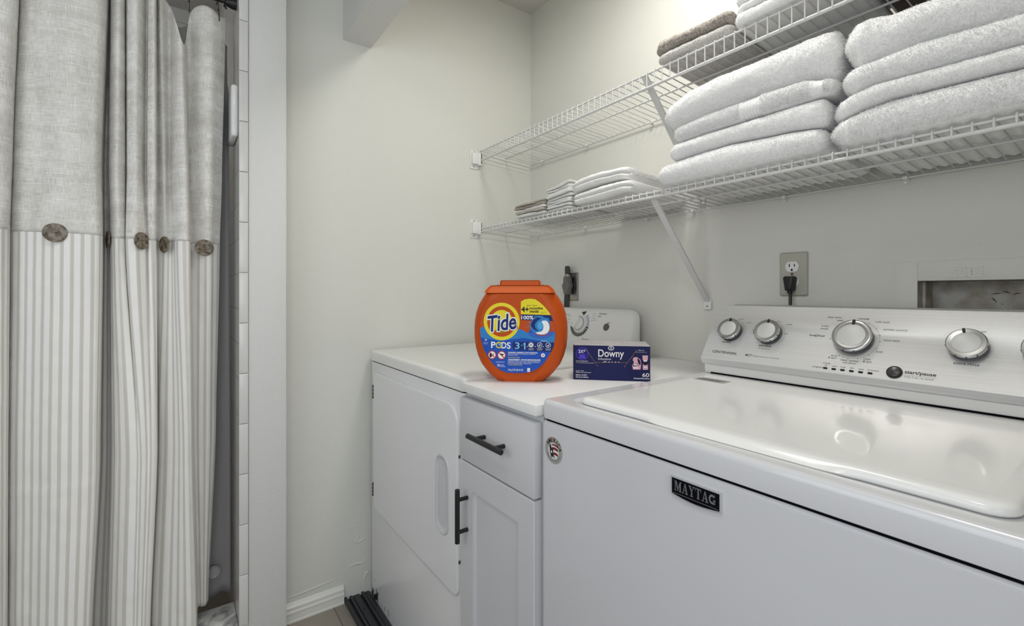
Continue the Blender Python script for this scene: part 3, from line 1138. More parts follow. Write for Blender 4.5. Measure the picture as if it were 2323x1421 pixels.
for d in (90, 63, 40, 18, -1, -22, -47, -73, -95, -117, 182, 160, 138, 115):
    a1 = math.radians(d)
    c, s_ = math.cos(a1), math.sin(a1)
    art.line((1.3712 + 0.0425 * c, 0.0805 + 0.0425 * s_), (1.3712 + 0.0455 * c, 0.0805 + 0.0455 * s_), 0.0011, B1, 2)
end_print('cycle_print')
art.text('progress', 1.3255, 0.0091, 0.0055, B1, 2, 'R')
for k, s in enumerate(('sensing', 'wash', 'rinse', 'spin', 'done', 'lid locked')):
    art.text(s, 1.3308 + 0.0158 * k + (0.004 if k == 5 else 0), 0.0160 + (0.0045 if k == 0 else 0), 0.0048, B1, 2)
art.text('fill', 1.3308, 0.0158, 0.0048, B1, 2)
end_print('progress_print')
art.text('start/pause', 1.4630, 0.0196, 0.0088, B1, 2, 'L', bold=0.022, width=0.0455)
art.line((1.4630, 0.0146), (1.5085, 0.0146), 0.0004, B2, 2)
art.text('hold 3 sec. to cancel', 1.4640, 0.0113, 0.0056, B2, 2, 'L', width=0.0415)
end_print('start_print')
art.text('extra rinse', 1.5456, 0.0480, 0.0078, B1, 2)
end_print('rinse_print')
art.text('off', 1.5370, 0.1140, 0.0066, B2, 2)
art.text('on', 1.5620, 0.1130, 0.0070, B2, 2)
end_print('switch_print')
art.text('fabric', 1.6395, 0.0480, 0.0078, B1, 2)
end_print('softener_print')
for k in range(6):
    q = MB().slab(rrect(-0.0042, -0.0021, 0.0042, 0.0021, 0.0020, 5), (at(1.3308 + 0.0158 * k, 0.0092), FU, FV, FN), [(0, 0), (0, 0.0008), (0.0005, 0.0012)])
    q.build('indicator_light', M_LIGHT, fo)
q = MB().lathe([(0.0128, 0), (0.0128, 0.0015), (0.0118, 0.0028), (0.0108, 0.0020), (0.0104, 0.0020), (0.0098, 0.0040), (0.006, 0.0052), (0, 0.0056)], (at(1.4476, 0.0170), FU, FV, FN), 40)
q.build('start_button', M_DGREY, fo)

# badge on the front
BF = ((1.3385, -0.7741, 0.8405), (1, 0, 0), (0, 0, 1), (0, -1, 0))
bd = MB()
bo = [(0, 0.0), (0.0385, -0.0042), (0.077, 0.0), (0.077, 0.0262), (0, 0.0262)]
bo = [(0, 0)] + [(0.077 * k / 12, -0.0040 * math.sin(math.pi * k / 12)) for k in range(1, 12)] + [(0.077, 0), (0.077, 0.0262), (0, 0.0262)]
bd.slab(bo, BF, [(0, 0), (0, 0.0035), (0.0006, 0.0042), (0.0016, 0.0042), (0.0020, 0.0034)], cap1=False)
bdo = bd.build('badge', mat('badge_rim', '#D9D9DA', 0.3, 0.6), wb, angle=30)
art = Art(BF, 0.0001)
art.poly(inset(bo, 0.0018), 0, 34)
art.line((0.004, 0.0032), (0.073, 0.0032), 0.0007, 1, 37)
# slab-serif capitals
GL = {
    'M': (1.25, [[(0.04, 0), (0.36, 0), (0.36, .08), (0.04, .08)], [(.12, .06), (.24, .06), (.24, .94), (.12, .94)], [(0.02, .92), (.34, .92), (.34, 1), (.02, 1)],
                 [(.20, 1), (.42, 1), (.70, .18), (.56, .02)], [(.56, .02), (.66, .02), (1.02, 1), (.90, 1)], [(.90, .06), (1.12, .06), (1.12, .94), (.90, .94)],
                 [(.80, 0), (1.22, 0), (1.22, .08), (.80, .08)], [(.88, .92), (1.22, .92), (1.22, 1), (.88, 1)]]),
    'A': (1.02, [[(0.0, 0), (.34, 0), (.34, .08), (0, .08)], [(.12, .06), (.22, .06), (.52, .90), (.46, 1)], [(.42, 1), (.58, 1), (.92, .06), (.68, .06)], [(.56, 0), (1.0, 0), (1.0, .08), (.56, .08)],
                 [(.24, .28), (.76, .28), (.73, .36), (.27, .36)]]),
    'Y': (1.0, [[(0, .92), (.42, .92), (.42, 1), (0, 1)], [(.08, .94), (.32, .94), (.60, .44), (.40, .44)], [(.46, .44), (.58, .50), (.86, .94), (.76, .94)], [(.62, .92), (1, .92), (1, 1), (.62, 1)],
                [(.40, .06), (.61, .06), (.61, .50), (.40, .50)], [(.28, 0), (.73, 0), (.73, .08), (.28, .08)]]),
    'T': (0.98, [[(.02, .91), (.96, .91), (.96, 1), (.02, 1)], [(.02, .70), (.08, .70), (.12, .92), (.02, .92)], [(.90, .70), (.96, .70), (.96, .92), (.86, .92)], [(.38, .06), (.60, .06), (.60, .94), (.38, .94)],
                 [(.26, 0), (.72, 0), (.72, .08), (.26, .08)]]),
    'G': (1.05, [[(.62, .42), (1.04, .42), (1.04, .50), (.62, .50)], [(.74, .02), (.94, .10), (.94, .44), (.74, .44)], [(.84, .68), (.90, .68), (.90, 1.0), (.84, .96)]]),
}
lx, sc_ = 0.0062, 0.0145
for chx in 'MAYTAG':
    w, ps = GL[chx]
    for p in ps:
        art.poly([(lx + a * sc_ * 0.665, 0.0070 + c * sc_) for a, c in p], 1, 38)
    if chx == 'G':
        art.ring(lx + 0.50 * sc_ * 0.665, 0.0070 + 0.5 * sc_, 0.50 * sc_ * 0.665, 0.27 * sc_ * 0.665, 1, 38, 24, sy=1.35, a0=42, a1=322)
    lx += (w + 0.06) * sc_ * 0.665
art.build('badge_lettering', [mat('badge_navy', '#03040F', 0.5, spec=0.12), mat('badge_silver', '#8A898A', 0.4, 0.5)], bdo, flat=True)
# round flag sticker
SF = ((1.0750, -0.7740, 0.8295), (1, 0, 0), (0, 0, 1), (0, -1, 0))
art = Art(SF, 0.00015)
R = 0.0255
art.poly(ellipse(0, 0, R, R, 48), 0, 1)
art.poly(ellipse(0, -0.0015, 0.0150, 0.0152, 40), 1, 2)
arc = [('A', 146, 2), ('M', 124, 2), ('E', 102, 3), ('R', 80, 2), ('I', 61, 2), ('C', 41, 2), ('A', 17, 2)]
for c_, d, mm in arc:
    a1 = math.radians(d)
    art.text(c_, 0.0198 * math.cos(a1), 0.0198 * math.sin(a1), 0.0106, mm, 3, bold=0.025, rot=a1 - math.pi / 2)
for yy, hh, x0_ in ((0.0098, 0.0026, -0.0045), (0.0032, 0.0044, -0.004), (-0.0062, 0.0044, 0.0)):
    tp = [(x0_ + (0.0135 - x0_) * k / 8, yy + hh / 2 + 0.0016 * math.sin(math.pi * k / 8) - 0.0006 * k / 8) for k in range(9)]
    bt_ = [(x0_ + (0.0125 - x0_) * k / 8, yy - hh / 2 + 0.0016 * math.sin(math.pi * k / 8) - 0.0014 * k / 8) for k in range(8, -1, -1)]
    art.poly(tp + bt_, 3, 4)
art.poly([(-0.0095, 0.0105), (-0.0075, 0.0110), (-0.0060, 0.0050), (-0.0010, 0.0030), (0.0005, -0.0080), (0.0045, -0.0125), (0.0025, -0.0140), (-0.0010, -0.0105), (-0.0035, -0.0145), (-0.0062, -0.0130), (-0.0100, -0.0060), (-0.0105, 0.0030), (-0.0118, 0.0045)], 4, 5)
star = []
for k in range(10):
    rr = 0.0036 if k % 2 == 0 else 0.0015
    a1 = math.radians(90 + 36 * k)
    star.append((-0.0052 + rr * math.cos(a1), -0.0035 + rr * math.sin(a1)))
art.poly(star, 1, 6)
art.ring(0, 0, 0.0205, 0.0190, 5, 3, 40, a0=200, a1=340)
art.ring(0, 0, 0.0165, 0.0161, 5, 3, 40, a0=190, a1=350)
art.build('round_sticker', [mat('sticker_silver', '#A9A9A3', 0.35, 0.2), mat('sticker_white', '#E4E4E2', 0.4), M_INK, mat('sticker_red', '#7C1A17', 0.45), mat('sticker_navy', '#10132E', 0.45), M_INKG], wb, flat=True)

# ------------------------------------------------------------------ detergent tub
TUBZ = 0.908
tub_fwd = Vector((math.cos(YAW), -math.sin(YAW), 0))                 # towards the viewer's side of the room
tub_rot = math.atan2(tub_fwd.y, tub_fwd.x) + math.pi / 2 - math.radians(6)
tb = thing('detergent_tub', 'round-shouldered orange tub of laundry pods on the countertop', 'detergent tub', (0.7885, -0.6395, TUBZ + 0.0003), rotz=tub_rot)
# outline in local x, z (front faces local -y)
OUTL = [(-.0605, 0), (-.0635, .003), (-.0735, .010), (-.0872, .0245), (-.1005, .042), (-.1095, .062), (-.1155, .084), (-.1185, .108), (-.1190, .130), (-.1178, .150), (-.1140, .171), (-.1075, .190), (-.098, .207), (-.0905, .2175), (-.0865, .2215)]
out_full = OUTL + [(-a, c) for a, c in OUTL[::-1]]


def tub_ring(y, ix, iz, pts=out_full, zc=0.11):
    r = []
    for a, c in pts:
        k = 1 - ix / 0.119
        cz = zc + (c - zc) * (1 - iz / 0.11)
        r.append((a * k, y, max(0.0, cz) if c > 0.001 else 0.0))
    return r


body = MB()
steps = [(0.0, .046, .004), (0.002, .030, .003), (0.008, .014, .002), (0.018, .0055, .0008), (0.030, .0015, 0), (0.042, 0, 0)]
Dd = 0.096
rings = [tub_ring(-Dd / 2 + d, ix, iz) for d, ix, iz in steps] + [tub_ring(Dd / 2 - d, ix, iz) for d, ix, iz in steps[::-1]]
# the base is shallower than the belly
rr = []
for r in rings:
    rr.append([(a, y * (0.70 + 0.30 * min(1, c / 0.05) ** 0.6), c) for a, y, c in r])
# label recess on the front
body.loft(rr, cap0=True, cap1=True)
M_ORANGE = mat('orange_plastic', '#BE4C08', 0.42, spec=0.28)
body.build('tub', M_ORANGE, tb, local=True, angle=60)
lidp = [(-.0872, .2205), (-.0858, .226), (-.0815, .2325), (-.0745, .2385), (-.0725, .2398)]
lf = lidp + [(-a, c) for a, c in lidp[::-1]]
ld = MB()
for ring_set in ([(-0.044, .012, 0), (-0.0475, .004, 0), (-0.044, 0, 0), (0.044, 0, 0), (0.0475, .004, 0), (0.044, .012, 0)],):
    ld.loft([[(a * (1 - ix / 0.119), y * (1 - 0.22 * max(0, (c - .2205)) / 0.02), c) for a, c in lf] for y, ix, iz in ring_set])
cap = [(-.0505, .2390), (-.0502, .2490), (-.0485, .2518), (-.0460, .2525)]
cf = cap + [(-a, c) for a, c in cap[::-1]]
ld.loft([[(a * k, y, c) for a, c in cf] for y, k in ((-.027, .94), (-.030, .98), (-.028, 1), (.028, 1), (.030, .98), (.027, .94))])
for s in (-1, 1):
    ld.box(s * 0.0565 - 0.0012, -0.020, 0.2385, s * 0.0565 + 0.0012, -0.016, 0.2425, b=0.0005)
M_ORANGE2 = mat('orange_lid_plastic', '#CB560B', 0.36, spec=0.32)
ld.build('tub_lid', M_ORANGE2, tb, local=True, angle=40)
# front label
K = 4950.0
ZL0 = 0.0012


def L2(px, py):
    return ((px - 656) / K, (1345 - py) / K)


art = Art(((0, -Dd / 2 - 0.0003, 0.0), (1, 0, 0), (0, 0, 1), (0, -1, 0)), 0.00012)
PAL = ['#BC4A0A', '#E6D52E', '#0F2A6B', '#EDEDED', '#2F7FC4', '#1C4FB0', '#17181C', '#B3261E', '#7FC4EA', '#3A63BE', '#4FA3DA']
labm = [mat('label_print_%s' % c.lstrip('#'), c, 0.45, spec=0.25) for c in PAL]
OR, YE, NA, WH, LB, RB, BK, RE, CY, MB_, SK = range(11)
lab_out = [(172, 690), (172, 620), (190, 520), (235, 420), (300, 345), (360, 318), (430, 306), (500, 316), (560, 342), (620, 360), (668, 356), (720, 332), (790, 322), (850, 330), (905, 365), (960, 415), (1010, 475), (1050, 540), (1080, 620), (1092, 700), (1090, 790), (1070, 880), (1030, 985), (970, 1085), (895, 1160), (800, 1212), (700, 1228), (600, 1230), (510, 1226), (430, 1200), (350, 1140), (275, 1050), (222, 950), (185, 830)]
art.poly(smooth_poly([L2(*p) for p in lab_out], 3), OR, 1)
blue = [(172, 690), (205, 668), (240, 660), (660, 692), (720, 716), (780, 756), (850, 790), (920, 796), (1000, 778), (1092, 738), (1090, 790), (1070, 880), (1030, 985), (970, 1085), (895, 1160), (800, 1212), (700, 1228), (600, 1230), (510, 1226), (430, 1200), (350, 1140), (275, 1050), (222, 950), (185, 830)]
art.poly([L2(*p) for p in blue], LB, 2)
blue2 = [(178, 800), (420, 840), (700, 800), (1080, 860), (1070, 880), (1030, 985), (970, 1085), (895, 1160), (800, 1212), (700, 1228), (600, 1230), (510, 1226), (430, 1200), (350, 1140), (275, 1050), (222, 950), (185, 830)]
art.poly([L2(*p) for p in blue2], RB, 3)
c0 = L2(440, 602)
art.poly(ellipse(c0[0], c0[1], 222 / K, 230 / K, 48), YE, 4)
art.ring(c0[0], c0[1], 178 / K, 0.0, OR, 5, 48, sy=1.05)
art.ring(c0[0], c0[1], 134 / K, 0.0, YE, 6, 48, sy=1.05)
art.poly([L2(300, 735), L2(620, 560), L2(640, 690), L2(560, 730), L2(430, 770)], OR, 6)
tx, tz = L2(446, 615)
for bold, mm, lv in ((0.075, WH, 8), (0.022, NA, 9)):
    art.text('Tide', tx, tz, 1, mm, lv, bold=bold, shear=0.22, rot=math.radians(7), width=(372 if mm == WH else 346) / K, fit=(226 if mm == WH else 200) / K)
yb = [(676, 358), (720, 332), (790, 322), (850, 330), (905, 365), (960, 415), (1010, 475), (1040, 520), (676, 512)]
art.poly([L2(*p) for p in yb], YE, 4)
art.text('4+', L2(682, 452)[0], L2(0, 452)[1], 1, BK, 6, 'L', bold=0.03, width=92 / K, fit=66 / K)
art.text('lasts / dure', *L2(812, 404), 1, BK, 6, width=125 / K, fit=18 / K)
art.text('months', *L2(862, 438), 1, BK, 6, bold=0.03, width=162 / K, fit=30 / K)
art.text('mois', *L2(838, 476), 1, BK, 6, bold=0.03, width=108 / K, fit=36 / K)
art.text('with 1-2 loads', *L2(950, 486), 1, BK, 6, width=68 / K, fit=9 / K)
art.text('per week', *L2(938, 500), 1, BK, 6, width=40 / K, fit=9 / K)
art.poly([L2(*p) for p in ((676, 514), (1042, 522), (1066, 592), (676, 582))], NA, 4)
art.text('100%', L2(682, 552)[0], L2(0, 552)[1], 1, WH, 6, 'L', bold=0.02, width=148 / K, fit=46 / K)
art.line(L2(840, 534), L2(945, 538), 6 / K, SK, 6)
art.line(L2(840, 548), L2(905, 552), 6 / K, SK, 6)
# the pod: dark comma, blue body, white swirl
art.poly(smooth_poly([L2(*p) for p in ((790, 640), (830, 560), (900, 540), (960, 550), (1010, 580), (1030, 650), (1020, 720), (960, 760), (880, 750), (815, 720))], 5), LB, 6)
art.poly(smooth_poly([L2(*p) for p in ((800, 650), (820, 590), (870, 555), (920, 560), (880, 590), (850, 630), (855, 680), (890, 715), (840, 700))], 5), NA, 7)
art.poly(smooth_poly([L2(*p) for p in ((930, 595), (985, 590), (1020, 640), (1015, 710), (970, 750), (900, 755), (860, 735), (930, 715), (950, 670), (945, 630))], 5), WH, 7)
art.poly(smooth_poly([L2(*p) for p in ((905, 600), (940, 620), (940, 670), (905, 700), (880, 670), (880, 630))], 5), SK, 7)
art.poly(smooth_poly([L2(*p) for p in ((970, 560), (1010, 560), (1025, 610), (1000, 600))], 4), LB, 8)
for pp in (((760, 735), (800, 715), (850, 745), (910, 770), (980, 765), (1040, 720), (1090, 730), (1040, 770), (960, 800), (860, 795), (790, 770)),
           ((780, 700), (800, 690), (812, 730), (795, 740))):
    art.poly(smooth_poly([L2(*p) for p in pp], 4), MB_, 8)
for px, py, r_ in ((745, 670, 5), (765, 640, 4), (752, 620, 3), (775, 665, 6), (1050, 640, 5), (1062, 680, 4), (780, 610, 8), (1045, 610, 3)):
    a_, c_ = L2(px, py)
    art.ring(a_, c_, r_ / K, 0, SK, 8, 10)
art.text('ORIGINAL', *L2(958, 836), 1, WH, 6, width=80 / K, fit=12 / K)
# PODS 3 in 1
art.text('P', *L2(338, 888), 1, WH, 7, bold=0.025, width=56 / K, fit=76 / K)
a_, c_ = L2(408, 890)
art.ring(a_, c_, 40 / K, 27 / K, YE, 7, 32)
art.ring(a_, c_, 27 / K, 0, RB, 7, 32)
art.ring(a_, c_, 20 / K, 6 / K, CY, 8, 20, a0=-40, a1=130)
art.text('D', *L2(470, 892), 1, WH, 7, bold=0.02, width=60 / K, fit=78 / K)
art.text('S', *L2(528, 895), 1, WH, 7, bold=0.02, width=46 / K, fit=80 / K)
art.poly([L2(*p) for p in ((600, 846), (1080, 852), (1072, 900), (1046, 966), (600, 950), (575, 925), (570, 880), (580, 858))], NA, 5)
art.text('3', *L2(632, 895), 1, CY, 7, bold=0.01, width=56 / K, fit=82 / K)
art.text('in', *L2(688, 890), 1, CY, 7, width=18 / K, fit=18 / K)
art.poly([L2(*p) for p in ((716, 940), (732, 940), (732, 858), (720, 858), (702, 876), (708, 884), (716, 878))], CY, 7)
for k, px in enumerate((800, 905, 1008)):
    a_, c_ = L2(px, 885)
    art.ring(a_, c_, 31 / K, 26 / K, WH, 7, 28)
    if k == 0:
        art.ring(a_, c_, 22 / K, 0, WH, 7, 20)
        art.ring(a_, c_, 9 / K, 0, NA, 8, 12)
    elif k == 1:
        art.line((a_ - 14 / K, c_ - 8 / K), (a_ + 12 / K, c_ + 12 / K), 6 / K, WH, 7)
        art.ring(a_, c_ - 8 / K, 8 / K, 0, WH, 7, 12)
    else:
        art.poly([(a_ - 16 / K, c_ - 14 / K), (a_ + 4 / K, c_ - 14 / K), (a_ + 18 / K, c_ + 12 / K), (a_ - 2 / K, c_ + 2 / K)], WH, 7)
    art.text(('CLEANS', 'FRESHENS', 'PROTECTS')[k], a_, c_ - 46 / K, 1, WH, 7, width=66 / K, fit=10 / K)
    art.text(('NETTOIE', 'RAFRAICHIT', 'PROTEGE')[k], a_, c_ - 60 / K, 1, WH, 7, width=56 / K, fit=9 / K)
for px in (758, 852, 950):
    a_, c_ = L2(px, 904)
    art.ring(a_, c_, 5 / K, 0, WH, 7, 10)
# pictograms
for px, py in ((322, 1012), (440, 1014)):
    a_, c_ = L2(px, py)
    art.ring(a_, c_, 52 / K, 0, WH, 6, 32)
    art.ring(a_, c_, 53 / K, 43 / K, RE, 7, 32)
    if px < 400:
        art.poly([(a_ - 30 / K, c_ - 28 / K), (a_ - 4 / K, c_ - 30 / K), (a_ - 2 / K, c_ - 4 / K), (a_ + 2 / K, c_ + 8 / K), (a_ - 8 / K, c_ + 26 / K), (a_ - 26 / K, c_ + 24 / K), (a_ - 32 / K, c_ + 6 / K)], BK, 7)
        art.poly([(a_ + 6 / K, c_ - 6 / K), (a_ + 24 / K, c_ + 8 / K), (a_ + 20 / K, c_ + 16 / K), (a_ + 2 / K, c_ + 4 / K)], BK, 7)
        art.ring(a_ + 16 / K, c_ - 14 / K, 9 / K, 4 / K, BK, 7, 14)
    else:
        art.line((a_ - 26 / K, c_ + 18 / K), (a_ + 26 / K, c_ + 6 / K), 12 / K, BK, 7)
        art.line((a_ + 4 / K, c_ + 14 / K), (a_ + 16 / K, c_ - 24 / K), 12 / K, BK, 7)
        art.line((a_ - 28 / K, c_ + 28 / K), (a_ - 4 / K, c_ - 4 / K), 7 / K, BK, 7)
    art.line((a_ - 34 / K, c_ + 34 / K), (a_ + 34 / K, c_ - 34 / K), 9 / K, RE, 8)
for y_, s_, w_, mm, bo_, fi in ((980, 'WARNING: HARMFUL IF PUT IN MOUTH.', 362, WH, 0.03, 16), (998, 'KEEP OUT OF REACH OF CHILDREN. EYE IRRITANT.', 340, WH, 0, 10),
                                (1012, 'READ BACK PANEL.', 120, WH, 0, 9), (1040, 'OPEN WITH DRY HANDS', 144, YE, 0.01, 11),
                                (1066, 'AVERTISSEMENT : NOCIF SI MIS EN BOUCHE.', 398, WH, 0.03, 16), (1082, 'GARDER HORS DE LA PORTEE DES ENFANTS.', 396, WH, 0, 10),
                                (1098, 'IRRITANT POUR LES YEUX. LIRE LE PANNEAU.', 390, WH, 0, 10), (1113, 'CONSERVER FERME.', 290, WH, 0, 9), (1130, 'OUVRIR LES MAINS SECHES', 174, YE, 0.01, 10)):
    art.text(s_, L2(518, 0)[0], L2(0, y_)[1], 1, mm, 6, 'L', bold=bo_, width=w_ / K, fit=fi / K)
a_, c_ = L2(945, 1008)
art.ring(a_, c_, 24 / K, 0, WH, 6, 20)
art.ring(a_, c_, 9 / K, 0, RE, 7, 12)
art.text('DETERGENT', *L2(424, 1098), 1, WH, 6, width=110 / K, fit=11 / K)
art.text('76', *L2(402, 1138), 1, WH, 6, bold=0.01, width=34 / K, fit=34 / K)
art.text('PACS', *L2(448, 1134), 1, WH, 6, width=42 / K, fit=14 / K)
art.text('CAPSULES', *L2(456, 1152), 1, WH, 6, width=62 / K, fit=11 / K)
art.text('1.8 kg (3.95 LB) 63 OZ', L2(518, 0)[0], L2(0, 1194)[1], 1, WH, 6, 'L', bold=0.005, width=186 / K, fit=30 / K)
art.poly([L2(*p) for p in ((754, 1166), (788, 1166), (788, 1212), (754, 1212))], WH, 6)
art.text('HE', *L2(771, 1194), 1, RE, 7, width=22 / K, fit=14 / K)
a_, c_ = L2(245, 828)
art.ring(a_, c_, 18 / K, 9 / K, WH, 6, 3)
art.text('RECYCLE', a_, c_ - 36 / K, 1, WH, 6, width=56 / K, fit=9 / K)
art.text('TUB + LID', a_, c_ - 50 / K, 1, WH, 6, width=42 / K, fit=8 / K)
art.build('front_label', labm, tb, local=True, flat=True)

# ------------------------------------------------------------------ box of dryer sheets
bx_dir = Vector((0.7118, 0.7027, 0))
bx_rot = math.atan2(bx_dir.y, bx_dir.x)
BW, BD, BH = 0.190, 0.110, 0.0885
bx = thing('dryer_sheet_box', 'dark blue cardboard box of dryer sheets on the countertop beside the orange tub', 'box', (0.8690, -0.5330, TUBZ + 0.0002), rotz=bx_rot)
M_BLUE = mat('box_blue', '#15194E', 0.5, spec=0.25)
M_BXDK = mat('box_dark_side', '#0B0D1E', 0.4)
M_BXTOP = mat('box_top_silver', '#B9B3B4', 0.4, var=('#9F9A9C', 30, 0.6))
cbx = MB()
bv = 0.0008
cbx.box(0, 0, 0, BW, BD, BH, b=bv, seg=1)
# faces by normal: top, sides, front
mi = []
for f in cbx.f:
    p = [Vector(cbx.v[i]) for i in f]
    nrm = (p[1] - p[0]).cross(p[2] - p[0]).normalized()
    c = sum(p, Vector()) / len(p)
    if c.z > BH - 0.001:
        mi.append(2)
    elif c.x > BW - 0.001 or c.x < 0.001:
        mi.append(1)
    else:
        mi.append(0)
cbx.mi = mi
cbx.build('carton', [M_BLUE, M_BXDK, M_BXTOP], bx, local=True, flat=True)
KD = 6370.0


def D2(px, py):
    # the drawing is read on a slightly turned front: straighten it
    t = (px - 100) / 1210
    top = 743 + 17 * t
    bot = 1300 + 52 * t
    return (BW * t, BH * (bot - py) / (bot - top))


art = Art(((0, -0.00005, 0), (1, 0, 0), (0, 0, 1), (0, -1, 0)), 0.00012)
DP = ['#15194E', '#E8E6E6', '#5A45C8', '#241A78', '#B08A4A', '#3A3F86', '#D9A6B8', '#12142A', '#C9B9C9', '#171B52']
dpm = [mat('carton_print_%s' % c.lstrip('#'), c, 0.5, spec=0.25) for c in DP]
art.poly([D2(*p) for p in ((100, 743), (118, 743), (118, 1300), (100, 1300))], 7, 1)
c0 = D2(245, 888)
rx = 102 / 1210 * BW
art.ring(c0[0], c0[1], rx, 0, 2, 2, 40)
art.ring(c0[0], c0[1], rx * 0.94, 0, 3, 3, 40)
art.text('3X*', D2(240, 850)[0], D2(240, 850)[1], 1, 1, 4, width=0.0175, fit=0.0092, bold=0.008)
for k, w in enumerate((0.013, 0.015, 0.017)):
    art.line((c0[0] - w / 2, c0[1] - 0.0035 - k * 0.0035), (c0[0] + w / 2, c0[1] - 0.0035 - k * 0.0035), 0.0026, 2, 4)
art.text('Downy', *D2(702, 900), 1, 1, 3, bold=0.012, width=0.0635, fit=0.0245)
e0 = D2(702, 797)
art.ring(e0[0], e0[1], 0.0076, 0.0068, 1, 3, 30, sy=0.75)
for s in (-1, 1):
    art.ring(e0[0] + s * 0.0022, e0[1], 0.0036, 0.0027, 1, 3, 24, sy=1.25)
art.text('Infusions', D2(500, 970)[0], D2(600, 972)[1], 1, 1, 3, 'L', width=0.032, fit=0.0052)
art.text('CALM', *D2(700, 1046), 1, 1, 3, width=0.041, fit=0.0100)
# tear-open flap over the lower half of that word, with perforation
flap = [(455, 1031), (955, 1031), (900, 1115), (1015, 1335), (405, 1310), (500, 1105)]
art.poly([D2(*p) for p in flap], 9, 4)
art.line(D2(455, 1030), D2(955, 1031), 0.0006, 4, 5)
for a0, a1 in (((262, 745), (500, 1105)), ((1140, 770), (900, 1118))):
    for k in range(2, 12):
        t0, t1 = k / 12, (k + 0.45) / 12
        art.line(D2(a0[0] + (a1[0] - a0[0]) * t0, a0[1] + (a1[1] - a0[1]) * t0), D2(a0[0] + (a1[0] - a0[0]) * t1, a0[1] + (a1[1] - a0[1]) * t1), 0.0014, 4, 5)
art.line(D2(500, 1105), D2(405, 1300), 0.0003, 5, 5)
art.line(D2(900, 1118), D2(1015, 1330), 0.0003, 5, 5)
for s, px, py, w, fi in (('3x the freshness*', 145, 1004, 0.030, 0.0030), ('* vs. the leading value sheet brand', 145, 1034, 0.044, 0.0026), ('dryer sheets', 143, 1164, 0.020, 0.0030),
                         ('feuilles assouplissantes', 143, 1188, 0.038, 0.0032), ('MEGA SHEET', 143, 1230, 0.0285, 0.0034), ('FEUILLE MEGA', 143, 1264, 0.032, 0.0034)):
    art.text(s, D2(px, py)[0], D2(px + 60, py)[1], 1, 1, 3, 'L', bold=0.005, width=w, fit=fi)
art.text('Also try', *D2(1172, 832), 1, 1, 3, width=0.0145, fit=0.0036)
art.text('Downy fresh scent', *D2(1172, 862), 1, 8, 3, width=0.0265, fit=0.0030)
for pts, mm, lv in ((((1050, 950), (1100, 940), (1160, 985), (1172, 1060), (1160, 1148), (1045, 1148), (1030, 1080), (1060, 1030), (1040, 990)), 6, 3),
                    (((1110, 960), (1150, 990), (1165, 1060), (1150, 1080), (1120, 1030)), 7, 4),
                    (((1040, 1060), (1120, 1050), (1130, 1085), (1045, 1095)), 7, 4),
                    (((1190, 915), (1275, 915), (1272, 985), (1250, 1010), (1275, 1060), (1275, 1152), (1195, 1152), (1195, 1070), (1212, 1010), (1192, 980)), 6, 3),
                    (((1200, 1020), (1268, 1020), (1270, 1075), (1205, 1075)), 7, 4), (((1060, 915), (1100, 915), (1100, 940), (1060, 940)), 7, 3)):
    art.poly([D2(*p) for p in pts], mm, lv)
for px, py, w in ((1085, 1070, 0.010), (1233, 1002, 0.009), (1090, 1120, 0.012), (1235, 1110, 0.008)):
    art.line((D2(px, py)[0] - w / 2, D2(px, py)[1]), (D2(px, py)[0] + w / 2, D2(px, py)[1]), 0.0030, 1, 5)
art.text('60', *D2(1240, 1240), 1, 1, 3, bold=0.012, width=0.0165, fit=0.0098)
art.text('sheets/feuilles', D2(1296, 1296)[0], D2(1200, 1296)[1], 1, 1, 3, 'R', bold=0.005, width=0.038, fit=0.0040)
art.build('front_print', dpm, bx, local=True, flat=True)
art = Art(((0, 0, BH + 0.00005), (1, 0, 0), (0, 1, 0), (0, 0, 1)), 0.00012)
art.text('Downy', BW * 0.46, 0.072, 1, 1, 2, bold=0.01, width=0.07, fit=0.022)
art.text('dryer sheets', BW * 0.46, 0.030, 1, 1, 2, width=0.060, fit=0.010)
art.line((0.024, 0.0), (0.075, BD * 0.8), 0.0006, 5, 2)
art.line((0.166, 0.0), (0.118, BD * 0.8), 0.0006, 5, 2)
art.build('top_print', dpm, bx, local=True, flat=True)

# ------------------------------------------------------------------ wire shelves
SHX0, SHX1 = 0.010, 1.850
YF, YB = -0.2887, -0.010


